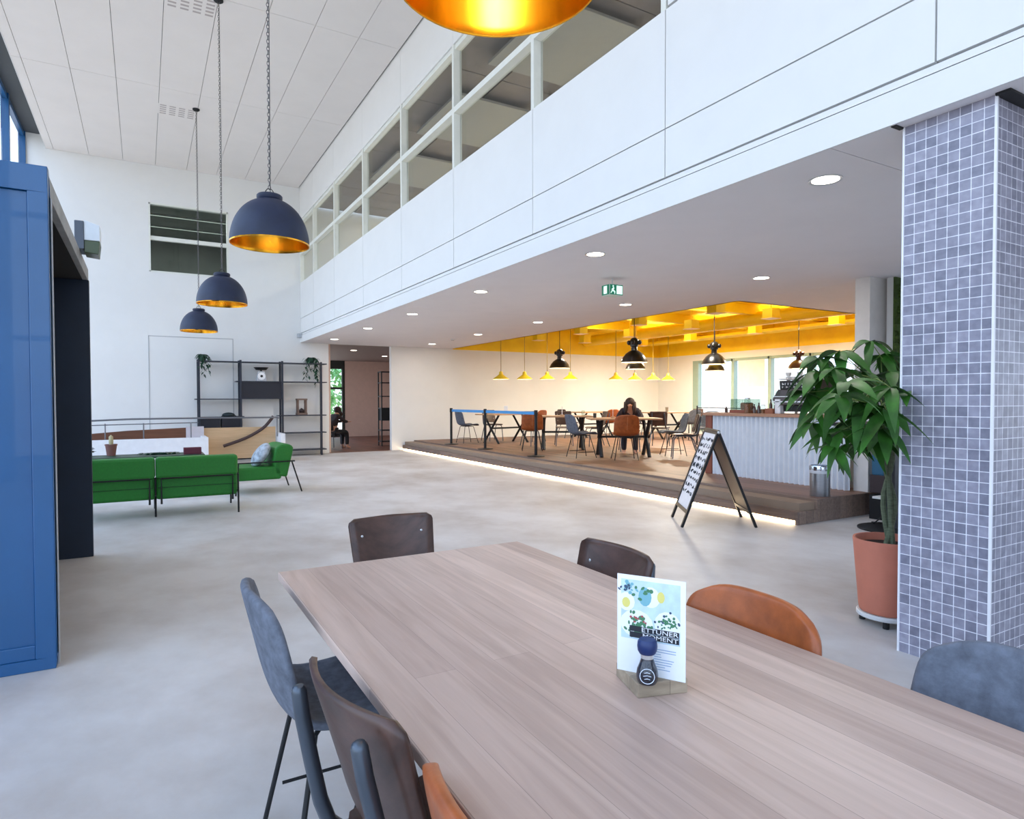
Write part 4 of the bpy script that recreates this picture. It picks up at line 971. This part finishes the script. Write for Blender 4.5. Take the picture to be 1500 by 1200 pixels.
# corridor shelf
t = thing('corridor_shelf', 'black open shelf standing against the corridor side beyond the opening', 'shelf', (6.05, 18.2, 0))
for x in (0, .5):
    for y in (0, .3): MB().box(x, x+.03, y, y+.03, 0, 2.2).build('post', black, t)
for z in (.12, .45, 1.1, 1.45, 1.85, 2.17): MB().box(0, .53, 0, .33, z, z+.03).build('shelf_board', black, t)
MB().box(.03, .5, .03, .3, .75, 1.1).build('cabinet_box', blackm, t)

# ------------------------------------------------------------------ cafe pendants
def yellow_pendant(label, x, y, z):
    t = thing('enamel_pendant', label, 'pendant lamp', (x, y, z), 0, 'small yellow enamel pendants')
    MB().lathe([(.20, 0), (.195, .02), (.12, .07), (.055, .12), (.05, .17), (.03, .2), (0, .205)], 28).build('shade', yellow_lamp, t, smooth='auto')
    MB().lathe([(.198, .002), (.19, .018), (.115, .066), (.0, .11)], 28).build('shade_lining', mat('white enamel', (240, 232, 200), .4), t, smooth='auto')
    MB().ell((0, 0, .05), (.03, .03, .04), 10, 8).build('bulb', warm_on, t, smooth=True)
    MB().tube([(0, 0, .2), (0, 0, 3.5-z)], .008, 6).build('cord', mat('olive cord', (120, 96, 20), .6), t)
    l = bpy.data.lights.new('pendant_glow', 'POINT'); l.energy = 6; l.color = (1, .85, .6); l.shadow_soft_size = .05
    o = bpy.data.objects.new('pendant_glow', l); C.objects.link(o); o.parent = t; o.location = (0, 0, -.01)
    return t
on_ = ['first', 'second', 'third', 'fourth', 'fifth', 'sixth', 'seventh', 'eighth']
yp = None
for i, (x, y, z) in enumerate([(7.9, 14.3, 1.88), (8.6, 14.3, 1.89), (9.3, 14.3, 1.90), (10.05, 14.3, 1.91), (11.7, 14.4, 1.93), (12.4, 14.4, 1.93), (13.1, 14.4, 1.94), (13.7, 14.4, 1.94)]):
    lab = 'small yellow enamel pendant, %s from the left against the cream wall' % on_[i]
    yp = yellow_pendant(lab, x, y, z)
def industrial(label, x, y, z, R=.25, col=None):
    t = thing('industrial_pendant', label, 'pendant lamp', (x, y, z), 0, 'black industrial pendants over the cafe')
    m = col or mat('black enamel', (20, 20, 22), .3, coat=.3)
    s = R/.25
    MB().lathe([(r*s, q*s) for r, q in [(.25, 0), (.245, .02), (.215, .09), (.16, .16), (.10, .205), (.06, .225), (0, .23)]], 32).build('shade', m, t, smooth='auto')
    MB().lathe([(r*s, q*s) for r, q in [(.247, -.001), (.235, .02), (.2, .09), (.0, .2)]], 32).build('shade_lining', mat('white enamel', (240, 232, 200), .4), t, smooth='auto')
    MB().lathe([(r*s, q*s) for r, q in [(.06, .22), (.055, .29), (.075, .30), (.08, .41), (.06, .44), (.03, .46), (0, .46)]], 24).build('gear_housing', m, t, smooth='auto')
    mb = MB()
    for k in range(4):
        a = k*PI/2+.6; mb.ell((.10*s*math.cos(a), .10*s*math.sin(a), .37*s), (.04*s, .04*s, .045*s), 10, 6)
    mb.build('side_cap', m, t, smooth=True)
    MB().tube([(0, 0, .45*s), (0, 0, 3.5-z)], .008, 6).build('chain', black, t)
    l = bpy.data.lights.new('pendant_glow', 'POINT'); l.energy = 8; l.color = (1, .88, .68); l.shadow_soft_size = .06
    o = bpy.data.objects.new('pendant_glow', l); C.objects.link(o); o.parent = t; o.location = (0, 0, .02)
    return t
redm = mat('dark red enamel', (58, 20, 16), .35)
industrial('black industrial pendant left of the other two over the cafe tables', 8.75, 12.9, 2.12)
industrial('large black industrial pendant above the seated person', 7.95, 9.25, 2.05)
industrial('black industrial pendant seen just below the large one', 10.7, 12.4, 2.12)
industrial('black industrial pendant left of the espresso machine', 10.05, 9.25, 2.07)
industrial('black industrial pendant seen just below the one near the window', 12.9, 11.85, 2.10)
industrial('dark red brown pendant above the espresso machine', 12.5, 9.1, 2.03, .22, redm)
# yellow recess services
for i, y in enumerate((8.0, 10.0, 12.0, 14.0)):
    o = MB().box(RX, XR-.02, y-.09, y+.09, 3.28, 3.5).build('ceiling_beam', yellow, bevel=.005); tag(o, 'yellow ceiling beam, %s from the near edge of the recess' % on_[i], 'beam', 'yellow ceiling beams')
o = MB().tube([(8.25, 6.7, 3.2), (8.25, 16.5, 3.2)], .13, 16).build('ventilation_duct', yellow, smooth='auto'); tag(o, 'left yellow round ventilation duct in the cafe recess', 'duct', 'yellow ducts')
o = MB().tube([(12.2, 6.7, 3.2), (12.2, 16.5, 3.2)], .16, 16).build('ventilation_duct', yellow, smooth='auto'); tag(o, 'right yellow round ventilation duct in the cafe recess', 'duct', 'yellow ducts')
o = MB().box(14.3, 14.9, 6.7, 16.4, 3.15, 3.22).build('cable_tray', yellow, bevel=.004); tag(o, 'yellow cable tray along the outside wall of the recess', 'cable tray')
k = 0
for x in (9.6, 11.2, 13.4):
    for y in (8.8, 11.0, 13.2, 15.2):
        t = thing('ceiling_spot', 'yellow box spotlight in the cafe recess, %s row from the left, %s from the front' % (['first', 'second', 'third'][[9.6, 11.2, 13.4].index(x)], on_[[8.8, 11.0, 13.2, 15.2].index(y)]), 'spotlight', (x, y, 3.02), 0, 'yellow box spotlights')
        MB().box(-.12, .12, -.12, .12, 0, .2).build('housing', yellow, t, bevel=.004); MB().box(-.14, .14, -.14, .14, -.012, 0).build('rim', mat('pale yellow rim', (250, 216, 150), .5), t)
        MB().cyl(0, 0, .2, .26 if abs(y-11) > 3 else .48, .01, 8).build('stem', yellow, t)
for i, (x, y) in enumerate([(9.5, 9.2), (12.8, 9.2), (9.5, 13.5), (13.0, 13.5)]):
    l = bpy.data.lights.new('recess_spot', 'AREA'); l.shape = 'DISK'; l.size = .4; l.energy = 210 if x > 11 else 50; l.color = (1, .93, .78)
    o = bpy.data.objects.new('recess_spot', l); C.objects.link(o); o.location = (x, y, 2.98)

for x, y in ((10.4, 8.6), (10.4, 12.6), (12.75, 8.6), (12.75, 12.6)):  # unseen upward fill lights, added to brighten the yellow ceiling
    area_light('recess_fill_up', (x, y, 2.95), (0, 0, 1), .5, 3.2, 55 if x > 11 else 28, (1, .92, .74))
# ------------------------------------------------------------------ green sofa and armchair
def seat_unit(t, w, depth, x0):
    """green module: local +y is the back side (towards the camera), x along the width"""
    P = [(-.06, .25), (-.02, .70), (.08, .72), (.13, .70), (.12, .42)]
    MB().box(x0+.01, x0+w-.01, -depth, .02, .27, .43).build('seat_cushion', green_f, t, bevel=.035)
    MB().prism([(-.02, .42), (.06, .40), (.20, .72), (.17, .745), (.07, .745), (.04, .72)], x0+.01, x0+w-.01, 'X').build('back_cushion', green_f, t, bevel=.03)
sof = thing('sofa', 'green upholstered two part sofa on thin black legs seen from behind', 'sofa', (.11, 8.40, 0), 0)
Wm = .88
for i, x0 in enumerate((-Wm, 0)):
    def pr(v0, v1, z0, z1, nm, bev=.03):
        # outer face towards -y (camera side)
        return MB().box(x0+.002, x0+Wm-.002, v0, v1, z0, z1).build(nm, green_f, sof, bevel=bev)
    pr(.0, .20, .46, .70, 'back_cushion', .03); pr(.06, .24, .21, .475, 'lower_back_cushion', .03); pr(.12, .82, .25, .42, 'seat_cushion', .04)
    MB().tube([(x0+.06, .04, .16), (x0+.06, .02, .46), (x0+Wm-.06, .02, .46), (x0+Wm-.06, .04, .16)], .012, 8).build('back_bracket', black, sof, smooth='auto')
    MB().box(x0+.02, x0+Wm-.02, .052, .08, .345, .351).build('back_seam', mat('dark green piping', (12, 60, 22), .7), sof)
for x in (-Wm, 0, Wm):
    yl = .14 if x == 0 else 0
    MB().tube([(x, yl, .0), (x, .02, .47)], .011, 8).build('leg', black, sof, smooth='auto'); MB().tube([(x, .80, .0), (x, .78, .27)], .011, 8).build('leg', black, sof, smooth='auto')
    MB().tube([(x, .02, .26), (x, .80, .26)], .011, 8).build('side_rail', black, sof, smooth='auto')
ac = thing('armchair', 'green low armchair without arms in profile right of the sofa', 'armchair', (1.58, 10.15, 0), math.radians(3))
# local: faces -x, width along y
MB().box(-.55, .16, -.30, .42, .20, .39).build('seat_cushion', green_f, ac, bevel=.03)
MB().prism([(.06, .26), (.24, .22), (.34, .66), (.28, .71), (.16, .71), (.08, .66), (.04, .46)], -.30, .42, 'Y').build('back_cushion', green_f, ac, bevel=.03)
for y in (-.33, .45):
    MB().tube([(.30, y, .45), (.44, y, .0)], .011, 8).build('leg', black, ac, smooth='auto'); MB().tube([(-.44, y, .45), (-.48, y, 0)], .011, 8).build('leg', black, ac, smooth='auto')
    MB().tube([(-.46, y, .46), (.34, y, .46)], .010, 8).build('side_rail', black, ac, smooth='auto')
cu = MB(); cu.ell((0, 0, 0), (.09, .24, .20), 20, 12, Matrix.Rotation(.6, 3, 'Y'))
o = cu.build('cushion', mat('patterned grey cushion', (158, 168, 178), .85, noise=(14, .5, (1, 1, 1))), smooth=True, loc=(1.50, 10.1, .55)); tag(o, 'grey white patterned cushion leaning on the green armchair', 'cushion')
# low table behind the sofa with things on it
LT = thing('coffee_table', 'dark green low table behind the sofa', 'table', (.05, 11.0, 0), 0)
LZ = .545
MB().box(-1.2, .75, -.3, .3, LZ-.03, LZ).build('tabletop', mat('dark green top', (20, 56, 40), .5), LT, bevel=.004)
for x in (-1.1, .65):
    for y in (-.25, .25): MB().cyl(x, y, 0, LZ-.03, .014, 8).build('leg', black, LT)
t = thing('potted_cactus', 'slim pale cactus in a small brown pot on the low table', 'potted plant', (-.42, 11.15, LZ))
MB().lathe([(0, 0), (.055, 0), (.075, .15), (.082, .15), (.082, .17), (.07, .17), (.065, .14), (0, .14)], 24).build('pot', mat('brown pot', (124, 84, 78), .7), t, smooth='auto')
MB().lathe([(.025, .14), (.03, .2), (.028, .28), (0, .31)], 14).build('cactus', mat('pale cactus', (176, 168, 132), .8), t, smooth=True)
t = thing('succulent', 'dark rosette succulent at the left end of the low table', 'potted plant', (-.74, 11.35, LZ))
mb = MB(); rr = random.Random(9)
for k in range(46):
    a = rr.uniform(0, 2*PI); el = rr.uniform(.0, 1.3); leaf(mb, (0, 0, .06), (math.cos(a)*math.cos(el), math.sin(a)*math.cos(el), math.sin(el)), .13, .03, .2)
mb.build('leaves', mat('succulent dark', (66, 62, 52), .7), t, smooth=True); MB().lathe([(0, 0), (.05, 0), (.06, .07), (0, .07)], 16).build('pot', blackm, t)
o = MB().box(-.12, .12, -.06, .06, 0, .10).build('box', mat('burgundy card', (92, 30, 48), .6), loc=(.64, 10.88, LZ), bevel=.003); tag(o, 'small burgundy box on the low table behind the sofa', 'box')
mb = MB(); rr = random.Random(19)
for k in range(50): a = rr.uniform(0, 2*PI); leaf(mb, (rr.uniform(-.25, .25), rr.uniform(-.06, .06), .02), (math.cos(a), math.sin(a), .25), .1, .018, .4)
mb.box(-.2, .2, -.05, .05, 0, .025)
o = mb.build('leafy_tray', leaf_d, loc=(.22, 11.05, LZ), smooth=True); tag(o, 'flat tray of trailing dark leaves between cactus and burgundy box', 'plant')

# ------------------------------------------------------------------ stairwell balustrade
st = thing('stairwell_balustrade', 'low white stairwell surround with handrail and wooden panels behind the sofa', 'balustrade', (0, 14.6, 0))
wp = mat('white parapet', (232, 234, 238), .5)
MB().box(-2.0, 1.15, -.1, .0, 0, .60).build('front_parapet', wp, st, bevel=.004)
MB().box(1.05, 1.15, 0, 1.0, 0, .60).build('side_parapet', wp, st, bevel=.004); MB().box(2.62, 2.72, .2, 1.0, 0, .62).build('side_parapet', wp, st, bevel=.004)
MB().prism([(-1.5, .62), (-1.1, .68), (-.3, .74), (.78, .78), (.78, .55), (-1.5, .55)], .66, .70, 'Y').build('wooden_inner_wall', walnut, st)
MB().box(.78, 1.12, .6, .68, .5, .80).build('white_post_block', mat('pale grey block', (206, 200, 206), .6), st, bevel=.004)
MB().box(1.12, 2.60, .72, .76, .05, .76).build('plywood_panel', tan, st)
rl = mat('handrail metal', (120, 122, 128), .35, metal=.7)
MB().tube([(-2.0, .3, .93), (-1.0, .36, .96), (-.2, .4, .985), (.9, .45, .985), (2.60, .5, .975), (2.64, .5, .955)], .018, 10).build('handrail', rl, st, smooth='auto')
MB().tube([(-2.0, .3, .86), (-.2, .4, .88), (1.0, .45, .89)], .010, 8).build('lower_rail', rl, st, smooth='auto')
for x in (-.66, 0.0, .86): MB().cyl(x, .4, .55, .90, .012, 8).build('rail_post', rl, st)
MB().cyl(2.60, .5, .55, .96, .012, 8).build('rail_post', rl, st)
MB().tube([interp([(2.54, .62, 1.0), (2.47, .62, .90), (2.30, .62, .72), (1.95, .62, .52), (1.5, .62, .36)], k/12) for k in range(13)], .034, 8).build('descending_handrail', mat('dark brown rail', (62, 42, 40), .5), st, smooth='auto')

# ------------------------------------------------------------------ shelving against the end wall
SX, SY = [1.10, 1.98, 2.91, 3.83], 16.15
sh = thing('shelving_unit', 'tall black open shelving unit against the white end wall', 'shelving', (0, SY, 0))
navy_s = mat('blue black steel', (34, 40, 54), .45)
for i, x in enumerate(SX):
    for y in (0, .30):
        MB().box(x-.022+(.06 if (y and i == 3) else 0), x+.022+(.06 if (y and i == 3) else 0), y-.015, y+.015, 0, 2.30).build('upright', navy_s, sh)
def board(x0, x1, z): MB().box(x0, x1, -.02, .33, z-.012, z+.012).build('shelf_board', navy_s, sh, bevel=.002)
board(1.08, 3.97, 2.255); board(1.88, 3.97, 1.80); board(1.02, 1.98, 1.385); board(1.98, 2.91, 1.40); board(1.75, 2.05, .975); board(2.82, 3.95, .985); board(2.91, 3.95, .56); board(2.91, 3.95, .14); board(1.1, 2.05, .965)
MB().box(2.0, 2.89, .0, .31, 1.41, 1.79).build('cabinet_box', mat('black navy box', (24, 26, 38), .5), sh, bevel=.003)
MB().box(1.12, 1.53, .0, .31, .66, .95).build('cabinet_box', mat('black navy box', (24, 26, 38), .5), sh, bevel=.003); MB().box(1.57, 1.98, .0, .31, .66, .95).build('cabinet_box', mat('black navy box', (24, 26, 38), .5), sh, bevel=.003)
def trailing(label, x, y, z, seed, Lmax):
    t = thing('trailing_plant', label, 'potted plant', (x, y, z))
    MB().lathe([(0, 0), (.06, 0), (.08, .13), (.07, .13), (0, .11)], 20).build('pot', mat('dark green pot', (28, 52, 48), .5), t, smooth='auto')
    r4 = random.Random(seed); mb = MB()
    for k in range(26):
        a = r4.uniform(0, 2*PI); leaf(mb, (0, 0, .12), (math.cos(a), math.sin(a), r4.uniform(.1, .9)), r4.uniform(.16, .26), .035, 1.0)
    for k in range(6):
        a = r4.uniform(-PI, 0); px, py = .09*math.cos(a)+r4.uniform(-.12, .12), min(-.06, .1*math.sin(a)); z0 = .12; L = r4.uniform(.3, 1)*Lmax
        q = z0
        while q > -L:
            b = r4.uniform(0, 6); leaf(mb, (px+r4.uniform(-.02, .02), py, q), (math.cos(b), math.sin(b)*.4-.3, -.4), .08, .024, .5); q -= .035
    mb.build('foliage', leaf_d, t, smooth=True)
trailing('trailing plant on the top left corner of the black shelving', 1.18, 16.25, 2.267, 1, .35)
trailing('trailing plant on the top right corner of the black shelving', 3.62, 16.25, 2.267, 2, .55)
t = thing('kitchen_scale', 'small kitchen scale with round white dial on the black shelving', 'scale', (2.45, 16.28, 1.812))
MB().prism([(-.12, 0), (.12, 0), (.07, .24), (-.07, .24)], -.06, .06, 'Y').build('body', mat('pale grey enamel', (190, 194, 200), .4), t, bevel=.008)
MB().tube([(0, -.075, .12), (0, -.06, .12)], .088, 24).build('dial', mat('dial white', (240, 240, 240), .4), t); MB().tube([(0, -.08, .12), (0, -.07, .12)], .03, 12).build('dial_centre', blackm, t)
MB().lathe([(0, .27), (.12, .27), (.17, .33), (.16, .33), (0, .28)], 24).build('pan', black, t, smooth='auto'); MB().cyl(0, 0, .24, .28, .02, 8).build('stem', black, t)
t = thing('lantern', 'small brown wooden lantern frame on the right bay of the shelving', 'lantern', (3.38, 16.28, .998))
lw = mat('weathered wood', (112, 92, 82), .7)
mb = MB()
for x in (-.11, .08):
    for y in (-.1, .07): mb.box(x, x+.03, y, y+.03, 0, .38)
mb.box(-.12, .12, -.11, .11, 0, .05).box(-.12, .12, -.11, .11, .36, .40); mb.build('frame', lw, t)
MB().lathe([(0, .05), (.06, .05), (.07, .12), (0, .17)], 12).build('ornament', mat('dark ornament', (44, 30, 30), .6), t, smooth=True)
mb = MB(); rr = random.Random(29)
for k in range(26): a = rr.uniform(0, 2*PI); leaf(mb, (rr.uniform(-.1, .1), 0, .02), (math.cos(a), math.sin(a), .5), .14, .03, .8)
mb.ell((0, 0, .04), (.14, .1, .06), 12, 8)
o = mb.build('bowl_plant', mat('dark blue green leaf', (26, 40, 44), .6), loc=(1.72, 16.25, .977), smooth=True); tag(o, 'dark low plant above the twin black boxes of the shelving', 'plant')

# trees outside the corridor window
for i, (x, y, s) in enumerate([(6.2, 28, 1.0), (9.4, 33, 1.3)]):
    t = thing('tree', ['light green tree outside the corridor window', 'taller light green tree further behind the corridor window'][i], 'tree', (x, y, -1))
    MB().tube([(0, 0, 0), (.1, 0, 2), (0, .1, 3.6)], [.14, .1, .06], 8).build('trunk', bark, t)
    mb = MB(); rr = random.Random(40+i)
    for k in range(900):
        th = rr.uniform(0, 2*PI); u = rr.uniform(-1, 1); q = rr.uniform(.5, 1)**.5*1.7*s
        leaf(mb, (q*math.cos(th)*math.sqrt(1-u*u), q*math.sin(th)*math.sqrt(1-u*u), 3.3+q*u*.9), (rr.uniform(-1, 1), rr.uniform(-1, 1), rr.uniform(-1, .4)), .28, .08, .2)
    mb.build('foliage', mat('spring leaves', (110, 170, 96), .6, noise=(3, .3, (1, 1, 1))), t, smooth=True)
